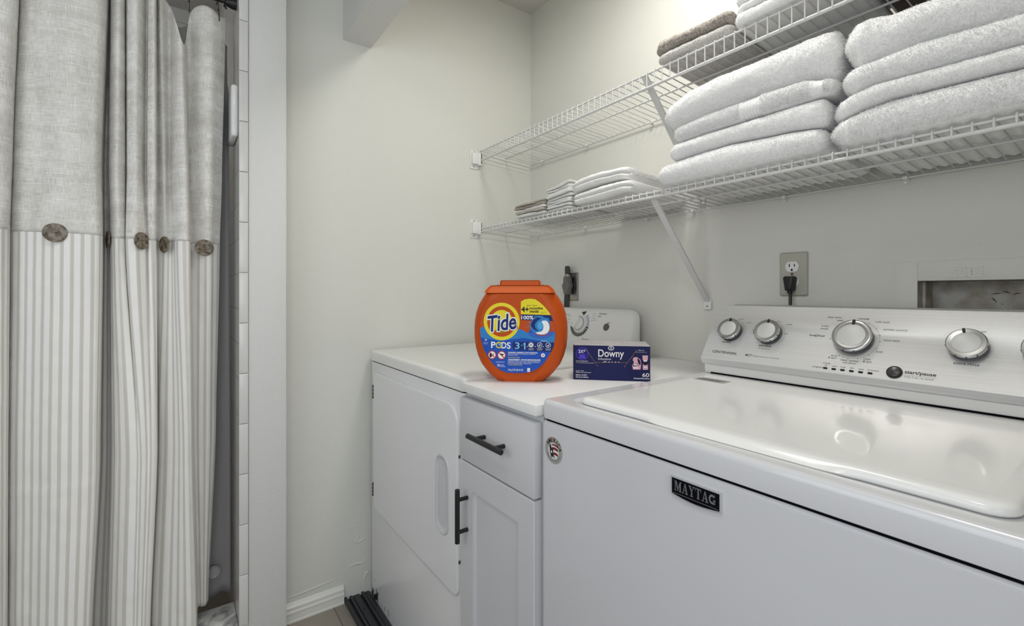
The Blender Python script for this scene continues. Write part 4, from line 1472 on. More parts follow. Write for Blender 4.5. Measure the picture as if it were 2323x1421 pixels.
def wire_shelf(label, zf, zb, lip, cuts, brace_x, brace_foot, clips, end_z):
    t = thing('wire_shelf', label, 'shelf', (0.9, -0.15, zb), 'white wire shelves on the back wall')
    dz = lambda y: zb + (zf - zb) * (YB - y) / (YB - YF)
    d = MB()
    n = int((SHX1 - SHX0) / 0.0254)
    for k in range(n + 1):
        x = SHX0 + 0.006 + k * 0.0254
        d.tube([(x, YB, dz(YB)), (x, YF + 0.001, dz(YF)), (x, YF - 0.0005, zf - 0.003), (x, YF, zf - lip)], 0.0017, 6)
    for y, r in ((YB, 0.0028), (-0.150, 0.0030)):
        d.tube([(SHX0, y, dz(y) - 0.0036), (SHX1, y, dz(y) - 0.0036)], r, 8)
    d.build('wire_deck', M_WIRE, t, angle=60)
    l_ = MB()
    l_.tube([(SHX0, YF + 0.0035, zf - 0.0040), (SHX1, YF + 0.0035, zf - 0.0040)], 0.0028, 8)
    l_.build('front_rod', M_WIRE, t, angle=60)
    l_ = MB()
    l_.tube([(SHX0, YF + 0.0030, zf - lip), (SHX1, YF + 0.0030, zf - lip)], 0.0040, 10)
    l_.build('lip_rod', M_WIRE, t, angle=60)
    # end bracket on the left wall
    e = MB()
    e.box(0.0005, -0.330, end_z - 0.071, 0.004, -0.290, end_z + 0.008, b=0.0008)
    e.box(0.003, -0.326, end_z - 0.052, 0.018, -0.284, end_z - 0.004, b=0.0012)
    e.box(0.003, -0.300, end_z - 0.056, 0.0235, -0.2815, end_z - 0.004, b=0.0012)
    eo = e.build('end_bracket', M_PLASTIC, t)
    for zz in (end_z + 0.002, end_z - 0.062):
        MB().lathe([(0.003, 0), (0.003, 0.0012), (0, 0.002)], ((0.004, -0.312, zz), (0, 1, 0), (0, 0, 1), (1, 0, 0)), 12).build('screw', M_STEEL, eo)
    MB().box(0.0150, -0.2872, end_z - 0.050, 0.0245, -0.2845, end_z - 0.006).build('bracket_slot', M_DGREY, eo)
    # back clips
    for x in clips:
        c = MB()
        zz = dz(YB) - 0.0036
        c.box(x - 0.005, -0.004, zz - 0.013, x + 0.005, -0.0008, zz + 0.010, b=0.001)
        c.tube([(x - 0.0045, YB, zz), (x + 0.0045, YB, zz)], 0.0056, 12)
        c.tube([(x, -0.004, zz - 0.010), (x, -0.010, zz - 0.011)], 0.0032, 10)
        c.build('wall_clip', M_PLASTIC, t)
    # diagonal brace
    for bx0 in brace_x:
        s = MB()
        P0 = Vector((bx0, YF + 0.006, zf - 0.006))
        P1 = Vector((bx0, -0.006, brace_foot))
        dd_ = (P1 - P0).normalized()
        nn_ = Vector((0, -dd_.z, dd_.y))
        w = 0.0095
        ring = lambda P: [P + Vector((-w, 0, 0)) + nn_ * 0.0045, P + Vector((-w, 0, 0)) - nn_ * 0.001, P + Vector((w, 0, 0)) - nn_ * 0.001, P + Vector((w, 0, 0)) + nn_ * 0.0045,
                          P + Vector((w - 0.0018, 0, 0)) + nn_ * 0.0045, P + Vector((w - 0.0018, 0, 0)) + nn_ * 0.0008, P + Vector((-w + 0.0018, 0, 0)) + nn_ * 0.0008, P + Vector((-w + 0.0018, 0, 0)) + nn_ * 0.0045]
        s.loft([ring(P0), ring(P1)])
        s.tube([(bx0 - w, YF + 0.003, zf - lip), (bx0 + w, YF + 0.003, zf - lip)], 0.0048, 12)
        so = s.build('support_brace', M_WIRE, t)
        ft = MB()
        ft.slab(rrect(bx0 - 0.0125, brace_foot - 0.022, bx0 + 0.0125, brace_foot + 0.012, (0.002, 0.002, 0.010, 0.010), 5), ((0, -0.0008, 0), (1, 0, 0), (0, 0, 1), (0, -1, 0)), [(0, 0), (0, 0.007), (0.0012, 0.0082)])
        fto = ft.build('brace_foot', M_PLASTIC, so)
        MB().lathe([(0.0034, 0), (0.0032, 0.0012), (0, 0.0018)], ((bx0, -0.0090, brace_foot - 0.012), (1, 0, 0), (0, 0, 1), (0, -1, 0)), 14).build('screw', M_STEEL, fto)
    return dz


UZF, UZB = 1.7450, 1.7265
LZF, LZB = 1.4105, 1.3945
wire_shelf('upper white wire shelf on the back wall holding grey and white towels', UZF, UZB, 0.0435, None, (0.8917,), 1.4300, (0.094, 0.382, 0.700, 1.02, 1.32), 1.7354)
wire_shelf('lower white wire shelf on the back wall holding thick white towels', LZF, LZB, 0.0175, None, (0.9130,), 1.0990, (0.0605, 0.371, 0.680, 0.863, 1.142, 1.405), 1.4370)

# ------------------------------------------------------------------ towels
def interp(tbl, x):
    xs = [p[0] for p in tbl]
    ys = [p[1] for p in tbl]
    return np.interp(x, xs, ys)


def towel(name, label, cat, group, x0, x1, y0, y1, bot, top, material, deck, seed, rx0=0.03, rx1=0.03, rad=None, res=0.0032, fuzz=0.0, amp=0.0016, bands=(), grooves=(), corner=0.03,
          slope=0.0, low=0.0, front_wave=0.004, sag=0.0, free=False):
    """a folded towel lying between two height tables (above the shelf deck); its front fold is rounded"""
    zf, zb = deck
    nx = max(12, int((x1 - x0) / res))
    tt = float(np.mean(interp(top, np.linspace(x0, x1, 9)) - interp(bot, np.linspace(x0, x1, 9))))
    rad = rad or tt * 0.5
    # x samples, denser at the ends
    u = np.linspace(0, 1, nx)
    xs = x0 + (x1 - x0) * u
    k0 = np.linspace(0, math.pi / 2, 10)[:-1]
    xs = np.concatenate([x0 + rx0 * (1 - np.cos(k0)) * 1.0, xs[(xs > x0 + rx0) & (xs < x1 - rx1)], (x1 - rx1 * (1 - np.cos(k0)))[::-1]])
    ex = np.ones_like(xs)
    a = (xs - x0) / rx0
    ex = np.where(a < 1, np.sqrt(np.clip(1 - (1 - a) ** 2, 0, 1)), ex)
    a = (x1 - xs) / rx1
    ex = np.where(a < 1, np.minimum(ex, np.sqrt(np.clip(1 - (1 - a) ** 2, 0, 1))), ex)
    nd = max(6, int((y1 - y0 - rad) / (res * 1.6)))
    th = np.linspace(0, math.pi / 2, max(6, int(rad * 1.6 / res)))
    d = np.concatenate([rad * (1 - np.cos(th)), np.linspace(rad, y1 - y0, nd)[1:]])
    ey = np.concatenate([np.sin(th), np.ones(nd - 1)])
    # around: bottom from back to front, then top from front to back
    D = np.concatenate([d[::-1], d[1:]])
    E_ = np.concatenate([-ey[::-1], ey[1:]])
    X, DD = np.meshgrid(xs, D, indexing='ij')
    EX, EE = np.meshgrid(ex, E_, indexing='ij')
    sgn = np.sign(EE)
    # plan: rounded corners and a gently wandering front edge
    cplan = np.zeros_like(X)
    for side, xe in ((0, x0), (1, x1)):
        q = np.abs(X - xe)
        cc = corner
        cplan = np.maximum(cplan, np.where(q < cc, cc * (1 - np.sqrt(np.clip(1 - (1 - q / cc) ** 2, 0, 1))), 0))
    wave = front_wave * vnoise(np.stack([X.ravel() * 9, np.full(X.size, seed * 1.7), np.zeros(X.size)], 1), seed).reshape(X.shape)
    fall = np.clip(1 - DD / 0.12, 0, 1)
    Y = y0 + DD + (cplan + wave) * fall
    dk = zb + (zf - zb) * (YB - Y) / (YB - YF)
    lowx = low * vnoise(np.stack([X.ravel() * 7, Y.ravel() * 9, np.full(X.size, 3.1)], 1), 77).reshape(X.shape)
    zb_ = dk + interp(bot, X) + 0.0008 + lowx * (0 if bot[0][1] < 0.01 else 1)
    zt_ = dk + interp(top, X) - 0.0008 + lowx
    back = np.clip((Y + 0.25) / 0.25, 0, 1)
    zt_ = zt_ - slope * back
    mid = (zt_ + zb_) / 2
    hf = (zt_ - zb_) / 2
    Z = mid + hf * EE * EX
    if sag:
        w = np.clip((-EE - 0.93) / 0.06, 0, 1) * np.clip((DD - rad * 0.7) / 0.01, 0, 1)
        Z = Z - sag * w * np.sin(math.pi * ((X - SHX0 - 0.006) / 0.0254 % 1)) ** 2
    # normals from the grid
    P = np.stack([X, Y, Z], -1)
    gx = np.gradient(P, axis=0)
    gd = np.gradient(P, axis=1)
    N = np.cross(gx, gd)
    N /= np.linalg.norm(N, axis=-1, keepdims=True) + 1e-12
    c = P.reshape(-1, 3).mean(0)
    if ((P[len(xs) // 2, len(D) // 2] - c) * N[len(xs) // 2, len(D) // 2]).sum() < 0:
        N = -N
    pf = P.reshape(-1, 3)
    nz = 0.6 * vnoise(pf * 130, seed) + 0.4 * vnoise(pf * 290, seed + 5) + 0.5 * vnoise(pf * 45, seed + 9)
    disp = (amp * nz).reshape(X.shape)
    lump = 0.0036 * vnoise(pf * 16, seed + 2).reshape(X.shape) * (1 if amp > 0.0008 else 0.3)
    edge = np.clip(1 - np.abs(EE), 0, 1)
    cover = np.where(EE < 0, np.clip((-EE - 0.8) / 0.15, 0, 1), 0.0 if free else np.clip((EE - 0.8) / 0.15, 0, 1))
    disp = disp * (1 - 0.85 * cover) + lump * edge - 0.0005 * cover
    for b0, b1, kind in bands:
        msk = np.clip((X - b0) / 0.002, 0, 1) * np.clip((b1 - X) / 0.002, 0, 1)
        disp = disp * (1 - msk) + msk * ((0.0014 * np.sin((X - b0) / (b1 - b0) * 2 * math.pi * 6) - 0.0019) if kind == 'rib' else -0.0012)
    for g, wdt, dep in grooves:
        disp = disp - dep * np.exp(-((EE - g) / wdt) ** 2) * np.clip(1 - DD / (rad * 1.2), 0, 1)
    P = P + N * disp[..., None]
    nxn, ndn = X.shape
    vs_ = P.reshape(-1, 3)
    i, j = np.meshgrid(np.arange(nxn - 1), np.arange(ndn - 1), indexing='ij')
    q = np.stack([i * ndn + j, (i + 1) * ndn + j, (i + 1) * ndn + j + 1, i * ndn + j + 1], -1).reshape(-1, 4)
    # close the back
    i1 = np.arange(nxn - 1)
    qb = np.stack([i1 * ndn, i1 * ndn + ndn - 1, (i1 + 1) * ndn + ndn - 1, (i1 + 1) * ndn], -1)
    q = np.concatenate([q, qb])
    faces = q.tolist()
    verts = vs_
    vn = N.reshape(-1, 3)
    if fuzz > 0:
        rs = np.random.RandomState(seed)
        nzm = np.abs(N[..., 2])
        wgt = ((DD < rad * 1.15) & (nzm < 0.80)) | ((EX < 0.85) & (nzm < 0.8) & (DD < 0.2))
        for b0, b1, kind in bands:
            wgt &= ~((X > b0 - 0.002) & (X < b1 + 0.002))
        idx = np.nonzero(wgt.ravel())[0]
        per = 5
        idx = np.repeat(idx, per)
        base = vs_[idx] + rs.normal(0, res * 0.45, (len(idx), 3))
        nf = N.reshape(-1, 3)[idx]
        base = base - nf * ((base - vs_[idx]) * nf).sum(1, keepdims=True) - nf * 0.0006
        dirv = nf + rs.normal(0, 0.45, (len(idx), 3)) + np.array([0, 0, -0.25])
        clump = vnoise(base * 150, seed + 3)
        dirv[:, 0] += clump * 0.5
        dirv /= np.linalg.norm(dirv, axis=1, keepdims=True)
        tang = np.cross(dirv, rs.normal(0, 1, (len(idx), 3)))
        tang /= np.linalg.norm(tang, axis=1, keepdims=True)
        ln = fuzz * (0.5 + 0.7 * rs.rand(len(idx), 1))
        w2 = 0.00045
        A, B, C = base - tang * w2, base + tang * w2, base + dirv * ln
        o = len(verts)
        tri = np.stack([A, B, C], 1).reshape(-1, 3)
        verts = np.concatenate([verts, tri])
        vn = np.concatenate([vn, np.repeat(nf, 3, axis=0)])
        k = np.arange(len(idx)) * 3 + o
        faces += np.stack([k, k + 1, k + 2], 1).tolist()
    me = bpy.data.meshes.new(name)
    me.from_pydata(verts.tolist(), [], faces)
    me.materials.append(material)
    me.shade_smooth()
    ob = bpy.data.objects.new(name, me)
    COL.objects.link(ob)
    tag(ob, label, cat, group)
    return ob


LD, UD = (LZF + 0.002, LZB + 0.002), (UZF + 0.002, UZB + 0.002)
GA, GB = 'thick white bath towels on the lower shelf', None
a0 = [(0.9, .004), (1.4, .004)]
a1 = [(0.95, .060), (1.03, .067), (1.15, .072), (1.28, .064), (1.37, .052)]
a2 = [(0.95, .108), (1.1, .114), (1.25, .116), (1.37, .116)]
a3 = [(0.95, .148), (1.0, .152), (1.11, .161), (1.24, .165), (1.31, .163), (1.37, .146)]
a4 = [(0.95, .205), (0.99, .222), (1.04, .240), (1.12, .248), (1.22, .249), (1.31, .254), (1.38, .252)]
towel('folded_towel', 'thick white towel lowest in the left pile on the lower shelf', 'towel', GA, 0.944, 1.353, -0.304, -0.05, a0, a1, T_WHITE, LD, 11, rx0=.026, rx1=.020, fuzz=.0040, sag=.0040, corner=.03)
towel('folded_towel', 'white towel second from bottom in the left pile on the lower shelf', 'towel', GA, 0.979, 1.357, -0.302, -0.06, a1, a2, T_WHITE, LD, 12, rx0=.022, rx1=.018, fuzz=.0036, corner=.03)
tw = towel('folded_towel', 'white towel with a ribbed band and hem in the left pile, lower shelf', 'towel', GA, 0.990, 1.372, -0.301, -0.05, a2, a3, T_WHITE, LD, 13, rx0=.020, rx1=.012, res=.0019, fuzz=.0034,
           bands=((1.178, 1.221, 'rib'), (1.328, 1.347, 'flat')), corner=.028)
towel('folded_towel', 'puffy white towel on top of the left pile on the lower shelf', 'towel', GA, 0.962, 1.374, -0.303, -0.05, a3, a4, T_WHITE, LD, 14, rx0=.035, rx1=.016, rad=.040, fuzz=.0040, corner=.035, slope=0.01, free=True)
b0 = [(1.3, .004), (1.85, .004)]
b1 = [(1.35, .052), (1.41, .066), (1.46, .073), (1.62, .067), (1.85, .066)]
b2 = [(1.35, .088), (1.38, .096), (1.43, .108), (1.62, .102), (1.85, .102)]
b3 = [(1.36, .146), (1.39, .152), (1.5, .160), (1.62, .151), (1.85, .150)]
b4 = [(1.36, .228), (1.39, .243), (1.42, .246), (1.46, .236), (1.6, .232), (1.85, .230)]
towel('folded_towel', 'shaggy white towel lowest in the right pile on the lower shelf', 'towel', GA, 1.362, 1.815, -0.308, -0.02, b0, b1, T_WHITE, LD, 21, rx0=.030, fuzz=.0062, sag=.0042, amp=.0021, corner=.03)
towel('folded_towel', 'white towel second from bottom in the right pile on the lower shelf', 'towel', GA, 1.360, 1.812, -0.304, -0.03, b1, b2, T_WHITE, LD, 22, rx0=.026, fuzz=.0042, corner=.04)
towel('folded_towel', 'white towel second from top in the right pile on the lower shelf', 'towel', GA, 1.380, 1.812, -0.305, -0.03, b2, b3, T_WHITE, LD, 23, rx0=.030, fuzz=.0052, amp=.0020, corner=.03)
towel('folded_towel', 'plump white towel on top of the right pile on the lower shelf', 'towel', GA, 1.383, 1.815, -0.304, -0.03, b3, b4, T_WHITE, LD, 24, rx0=.026, rad=.040, fuzz=.0040, corner=.03, slope=0.01, free=True)
# upper shelf
GU = 'folded towels on the upper shelf'
g0 = [(0.9, .003), (1.2, .003)]
g1 = [(0.93, .028), (1.0, .031), (1.15, .030)]
g2 = [(0.93, .058), (0.95, .068), (1.02, .061), (1.15, .062)]
towel('folded_towel', 'pale grey towel under the taupe towel on the upper shelf', 'towel', GU, 0.938, 1.150, -0.292, -0.06, g0, g1, T_GREY, UD, 31, rx0=.016, rx1=.012, fuzz=.0016, sag=.002, corner=.025)
towel('folded_towel', 'speckled taupe towel on the left end of the upper shelf towels', 'towel', GU, 0.931, 1.150, -0.292, -0.06, g1, g2, T_TAUPE, UD, 32, free=True, rx0=.018, rx1=.012, fuzz=.0018, corner=.025)
w0 = [(1.1, .003), (1.6, .003)]
w1 = [(1.14, .034), (1.6, .035)]
w2 = [(1.14, .050), (1.6, .054)]
w3 = [(1.14, .090), (1.6, .095)]
towel('folded_towel', 'white towel lying directly on the upper shelf beside the grey ones', 'towel', GU, 1.156, 1.395, -0.298, -0.05, w0, w1, T_WHITE, UD, 33, rx0=.018, rx1=.014, fuzz=.0032, sag=.002, corner=.025)
towel('folded_towel', 'thin white towel in the middle of the upper shelf white stack', 'towel', GU, 1.160, 1.395, -0.298, -0.05, w1, w2, T_WHITE, UD, 34, rx0=.010, rx1=.010, fuzz=.0018, corner=.025)
towel('folded_towel', 'white towel topmost on the upper shelf, cut by the photo edge', 'towel', GU, 1.158, 1.395, -0.298, -0.05, w2, w3, T_WHITE, UD, 35, free=True, rx0=.016, rx1=.014, fuzz=.0022, grooves=((-0.1, 0.18, 0.004),), corner=.025)
towel('folded_towel', 'dark brown towel at the back right of the upper shelf', 'towel', GU, 1.400, 1.700, -0.290, -0.04, w0, [(1.3, .060), (1.7, .060)], T_BROWN, UD, 36, free=True, rx0=.014, fuzz=.0016, sag=.002, corner=.025)
# small stacks at the left of the lower shelf
GN = 'thin napkins at the left of the lower shelf'
def flat(z):
    return [(0.2, z), (0.9, z)]
nz_ = [.003, .015, .026, .036, .046, .055]
NL = ['crumpled off-white napkin at the bottom of the small left stack', 'taupe napkin second from bottom of the small left stack', 'pale napkin in the middle of the small left stack', 'brown-edged napkin second from top of the small left stack',
      'taupe napkin on top of the small left stack']
rn = random.Random(3)
def wob(z, k, x0, x1, up, a=.0022):
    """an uneven height line shared by the two cloths that meet there"""
    q = random.Random(100 * k + int(x0 * 1000))
    return [(x0 + (x1 - x0) * i / 9, z + up * (i / 9) ** 2 + (q.uniform(-a, a) if 0 < z < 9 and k else 0)) for i in range(10)]
nl = [wob(nz_[k], k, 0.25, 0.46, (0.004 if k > 2 else 0)) for k in range(6)]
for k in range(5):
    towel('cloth_napkin', NL[k], 'napkin', GN, 0.280 - 0.006 * k + rn.uniform(-.006, .006), 0.450 + rn.uniform(-.003, .003), -0.287 + rn.uniform(-.004, .006), -0.07, nl[k], nl[k + 1],
          (T_SOFT, T_NAPK, T_SOFT, T_NAPB, T_NAPK)[k], LD, 41 + k, rx0=.008, rx1=.004, res=.0026, amp=.0008, grooves=((0.0, 0.30, 0.0045),), corner=.014, front_wave=.009)
GR = 'thin white cloths in the middle stack of the lower shelf'
RN = 9
rz = [.003 + .0088 * k for k in range(RN + 1)]
RL = ['looped white cloth at the very bottom of the middle small stack', 'thin white cloth second from bottom of the middle small stack', 'thin white cloth third from bottom of the middle small stack',
      'thin white cloth fourth from bottom of the middle small stack', 'thin white cloth halfway up the middle small stack', 'thin white cloth fourth from top of the middle small stack',
      'thin white cloth third from top of the middle small stack', 'thin white cloth second from top of the middle small stack', 'thin white cloth on top of the middle small stack']
rl = [wob(rz[k], k, 0.44, 0.60, .020 * k / RN, .0016) for k in range(RN + 1)]
for k in range(RN):
    towel('cloth_napkin', RL[k], 'cloth', GR, 0.462 + rn.uniform(-.006, .004), 0.588 + rn.uniform(-.004, .001), -0.291 + rn.uniform(-.003, .007), -0.07, rl[k], rl[k + 1], T_SOFT, LD, 51 + k, rx0=.006, rx1=.004, res=.0026, amp=.0006,
          grooves=((0.0, 0.30, 0.004),), corner=.014, front_wave=.008)
h1b = [(0.58, .043), (0.65, .0485), (0.73, .0535), (0.83, .0525)]
GH = 'folded hand towels in the middle of the lower shelf'
h0 = [(0.58, .010), (0.63, .003), (0.74, .003), (0.83, .012)]
h1 = [(0.58, .040), (0.65, .046), (0.73, .051), (0.83, .050)]
h2 = [(0.58, .076), (0.64, .090), (0.72, .095), (0.83, .092)]
towel('hand_towel', 'white hand towel folded under another, beside the thin cloths', 'towel', GH, 0.598, 0.842, -0.296, -0.02, h0, h1, T_SOFT, LD, 61, rx0=.022, rx1=.006, fuzz=.0010, grooves=((0.0, 0.16, 0.012),), corner=.03)
towel('hand_towel', 'white hand towel on top, beside the stack of thin cloths', 'towel', GH, 0.592, 0.828, -0.296, -0.02, h1b, h2, T_SOFT, LD, 62, free=True, rx0=.020, rx1=.006, grooves=((0.0, 0.16, 0.012),), corner=.03)

# ------------------------------------------------------------------ wall fittings
# duplex outlet behind the washer
XZ = lambda x, y, z: ((x, y, z), (1, 0, 0), (0, 0, 1), (0, -1, 0))
t = thing('wall_outlet', 'almond wall outlet with a black plug in its lower socket', 'outlet', (1.163, 0, 1.18))
MB().slab(rrect(1.1265, 1.1200, 1.1990, 1.2390, 0.006, 4), XZ(0, -0.0006, 0), [(0, 0), (0.0004, 0.0018), (0.0035, 0.0050), (0.005, 0.0055)]).build('cover_plate', M_IVORY, t)
for zc in (1.1995, 1.1600):
    r_ = MB()
    out = [p for p in ellipse(1.1610, zc, 0.0172, 0.0172, 48) if abs(p[1] - zc) < 0.0146]
    r_.slab(out, XZ(0, -0.0058, 0), [(0, 0), (0, 0.0016), (0.0006, 0.0021)])
    ro = r_.build('receptacle', M_WHITEP, t)
    if zc > 1.18:
        s = MB()
        for dx, hh in ((-0.0064, 0.0080), (0.0066, 0.0066)):
            s.box(1.1610 + dx - 0.0011, -0.0083, zc + 0.0035 - hh / 2, 1.1610 + dx + 0.0011, -0.0076, zc + 0.0035 + hh / 2)
        s.slab(ellipse(1.1610, zc - 0.0085, 0.0026, 0.0028, 16), XZ(0, -0.0076, 0), [(0, 0), (0, 0.0007)])
        s.build('socket_hole', M_GAP, ro)
MB().lathe([(0.0034, 0), (0.0034, 0.0006), (0.001, 0.0012), (0, 0.0012)], XZ(1.1610, -0.0060, 1.1795), 16).build('screw', M_DGREY, t)
# washer plug and cord
t = thing('power_cord', 'black plug with its cord running down behind the washer console', 'power cord', (1.163, -0.02, 1.16))
pl = MB()
pr0 = [(-0.0135, 0.0105), (-0.0100, 0.0150), (0.0100, 0.0150), (0.0135, 0.0105), (0.0100, -0.0140), (0.0085, -0.0235), (-0.0085, -0.0235), (-0.0100, -0.0140)]
pl.slab(pr0, XZ(1.1620, -0.0082, 1.1585), [(0.0015, 0.0), (0.0, 0.002), (0.0, 0.022), (0.0020, 0.0265), (0.0045, 0.0275)])
pl.tube([(1.1620, -0.021, 1.137), (1.1622, -0.021, 1.128)], [0.0076, 0.0066], 12)
pl.build('plug', M_BLACKP, t)
cd_ = MB()
cd_.tube(curve_pts([(1.1622, -0.021, 1.131), (1.1640, -0.023, 1.118), (1.1648, -0.025, 1.095), (1.166, -0.028, 1.06), (1.168, -0.035, 1.0), (1.17, -0.04, 0.95)], 6), [0.0050] * 3 + [0.0040] * 28, 10)
cd_.build('cord', M_BLACKP, t)
# dryer outlet with its grey plug
t = thing('wall_outlet', 'steel dryer outlet plate in the corner with a grey plug', 'outlet', (0.29, 0, 1.155))
pt_ = MB()
pt_.slab(rrect(0.2560, 1.0960, 0.3250, 1.2130, 0.003, 4), XZ(0, -0.0006, 0), [(0, 0), (0, 0.004), (0.0014, 0.0062), (0.003, 0.0066)])
pt_.build('cover_plate', M_STEEL, t)
pt_ = MB()
pt_.lathe([(0.027, 0), (0.027, 0.004), (0.024, 0.007), (0, 0.0072)], XZ(0.2905, -0.0070, 1.1570), 36)
pt_.build('receptacle', M_BLACKP, t)
t = thing('power_cord', 'thick grey dryer plug and flat cord hanging behind the dryer console', 'power cord', (0.28, -0.04, 1.15))
pl = MB()
pp = smooth_poly([(-0.010, 0.036), (0.012, 0.036), (0.016, 0.012), (0.022, 0.0), (0.014, -0.022), (0.010, -0.038), (-0.010, -0.038), (-0.014, -0.022), (-0.022, 0.0), (-0.014, 0.012)], 3)
pl.slab(pp, XZ(0.2880, -0.0144, 1.1600), [(0.002, 0), (0, 0.003), (0, 0.022), (0.003, 0.028), (0.006, 0.0295)])
pl.lathe([(0.008, 0.029), (0.008, 0.0305), (0.006, 0.0300), (0, 0.0295)], XZ(0.2860, -0.0144, 1.1530), 20)
plo = pl.build('plug', mat('dryer_plug_grey', '#6B6967', 0.5), t)
cl = MB()
for dx in (-0.0055, 0.0068):
    cl.box(0.2880 + dx - 0.0040, -0.0385, 1.1955, 0.2880 + dx + 0.0035, -0.022, 1.2065, b=0.001)
cl.build('cord_clamp', mat('pale_clamp', '#BDB9AC', 0.4), t)
for k in range(3):
    dx = -0.0068 + 0.0068 * k
    c = MB()
    c.tube(curve_pts([(0.2885 + dx, -0.030, 1.203), (0.2885 + dx, -0.031, 1.222), (0.2860 + dx, -0.028, 1.236), (0.2810 + dx, -0.0205, 1.234), (0.2745 + dx, -0.0130, 1.21), (0.2660 + dx * 1.2, -0.0100, 1.15), (0.2620 + dx * 1.4, -0.0100, 1.08), (0.2610 + dx * 1.4, -0.0100, 0.98)], 6), 0.0043, 10)
    c.build('cord', mat('dark_cord_grey', '#413F3D', 0.5), t)
# recessed washer outlet box
t = thing('outlet_box', 'painted frame around the recessed plumbing box behind the washer console', 'outlet box', (1.5, 0, 1.1))
f = MB()
f.box(1.3830, -0.0026, 0.960, HX0, -0.0005, 1.1995, b=0.0008)
f.box(HX0, -0.0026, HZ1, 1.80, -0.0005, 1.1995, b=0.0008)
fo_ = f.build('frame', M_WALL, t)
e = MB()
e.box(1.4755, -0.0034, 1.1830, 1.5300, -0.0022, 1.1840)
e.box(1.4755, -0.0034, 1.1630, 1.5300, -0.0022, 1.1640)
e.box(1.5040, -0.0034, 1.1630, 1.5050, -0.0022, 1.1840)
e.box(1.5295, -0.0034, 1.1630, 1.5305, -0.0022, 1.1840)
for a, c, w, h_ in ((1.512, 1.178, .010, .0014), (1.512, 1.173, .010, .0014), (1.512, 1.168, .010, .0014), (1.512, 1.168, .0014, .011), (1.484, 1.178, .012, .0014), (1.489, 1.167, .0014, .012), (1.496, 1.169, .0014, .012)):
    e.box(a, -0.0034, c, a + w, -0.0022, c + h_)
e.build('embossed_mark', M_WALL, fo_)
m, nt, b = node_mat('grubby_grey_plastic')
tc = nn(nt, 'ShaderNodeTexCoord')
no = nn(nt, 'ShaderNodeTexNoise')
no.inputs['Scale'].default_value = 28
no.inputs['Detail'].default_value = 8
nt.links.new(tc.outputs['Object'], no.inputs['Vector'])
cr = nn(nt, 'ShaderNodeValToRGB')
cr.color_ramp.elements[0].position = 0.38
cr.color_ramp.elements[0].color = lin('#A59C8B')
cr.color_ramp.elements[1].position = 0.60
cr.color_ramp.elements[1].color = lin('#C2C0B9')
nt.links.new(no.outputs['Fac'], cr.inputs[0])
nt.links.new(cr.outputs[0], b.inputs['Base Color'])
b.inputs['Roughness'].default_value = 0.6
M_GRUB = m
ib = MB()
X0, X1, Z0, Z1, Yd = HX0, HX1, HZ0, HZ1, 0.085
for q in (((X0, 0, Z0), (X0, Yd, Z0), (X0, Yd, Z1), (X0, 0, Z1)), ((X1, 0, Z0), (X1, Yd, Z0), (X1, Yd, Z1), (X1, 0, Z1)),
          ((X0, 0, Z0), (X1, 0, Z0), (X1, Yd, Z0), (X0, Yd, Z0)), ((X0, 0, Z1), (X1, 0, Z1), (X1, Yd, Z1), (X0, Yd, Z1)),
          ((X0, Yd, Z0), (X1, Yd, Z0), (X1, Yd, Z1), (X0, Yd, Z1))):
    ib.add([(min(max(x, X0 + .0006), X1 - .0006), y, min(max(z, Z0 + .0006), Z1 - .0006)) for x, y, z in q], [(0, 1, 2, 3)])
ib.box(X0 + 0.0008, 0.030, Z0 + 0.001, X0 + 0.006, 0.084, Z1 - 0.001)
ib.box(X0 + 0.001, 0.078, 1.085, X1 - 0.001, 0.084, 1.092)
ib.build('recess', M_GRUB, t, flat=True)
sc = MB()
rnd = random.Random(8)
for x, z, dx, dz in ((1.545, 1.132, .012, -.004), (1.527, 1.126, .016, .002), (1.560, 1.125, .012, .004), (1.528, 1.119, .008, -.010), (1.60, 1.128, .010, -.005)):
    sc.tube([(x, 0.0838, z), (x + dx / 2, 0.0838, z + dz / 2 + 0.001), (x + dx, 0.0838, z + dz)], [0.0004, 0.0011, 0.0004], 6)
for k in range(30):
    x, z = rnd.uniform(1.53, 1.69), rnd.uniform(1.09, 1.15)
    sc.box(x, 0.0836, z, x + 0.0012, 0.0846, z + 0.0012)
sm_ = sc.build('scratch_marks', mat('rust_mark', '#4F3F30', 0.8), t)
sm_['kind'] = 'stuff'

# ------------------------------------------------------------------ shower curtain, liner, rod, hooks
ROD = (0.030, 2.045)
rod = thing('curtain_rod', 'black shower curtain rod with its end cap on the tiled wall', 'curtain rod', (ROD[0], -1.77, ROD[1]))
r_ = MB()
r_.tube([(ROD[0], -2.349, ROD[1]), (ROD[0], -1.2037, ROD[1])], 0.0065, 16)
r_.build('rod', M_BLACK, rod)
for ys, s in ((-1.2037, -1), (-2.349, 1)):
    e = MB().lathe([(0.0165, 0), (0.0165, 0.012), (0.0140, 0.020), (0.0105, 0.032), (0.0090, 0.034), (0.0065, 0.034)], ((ROD[0], ys, ROD[1]), (1, 0, 0), (0, 0, 1), (0, s, 0)), 24)
    e.build('end_cap', M_BLACK, rod)

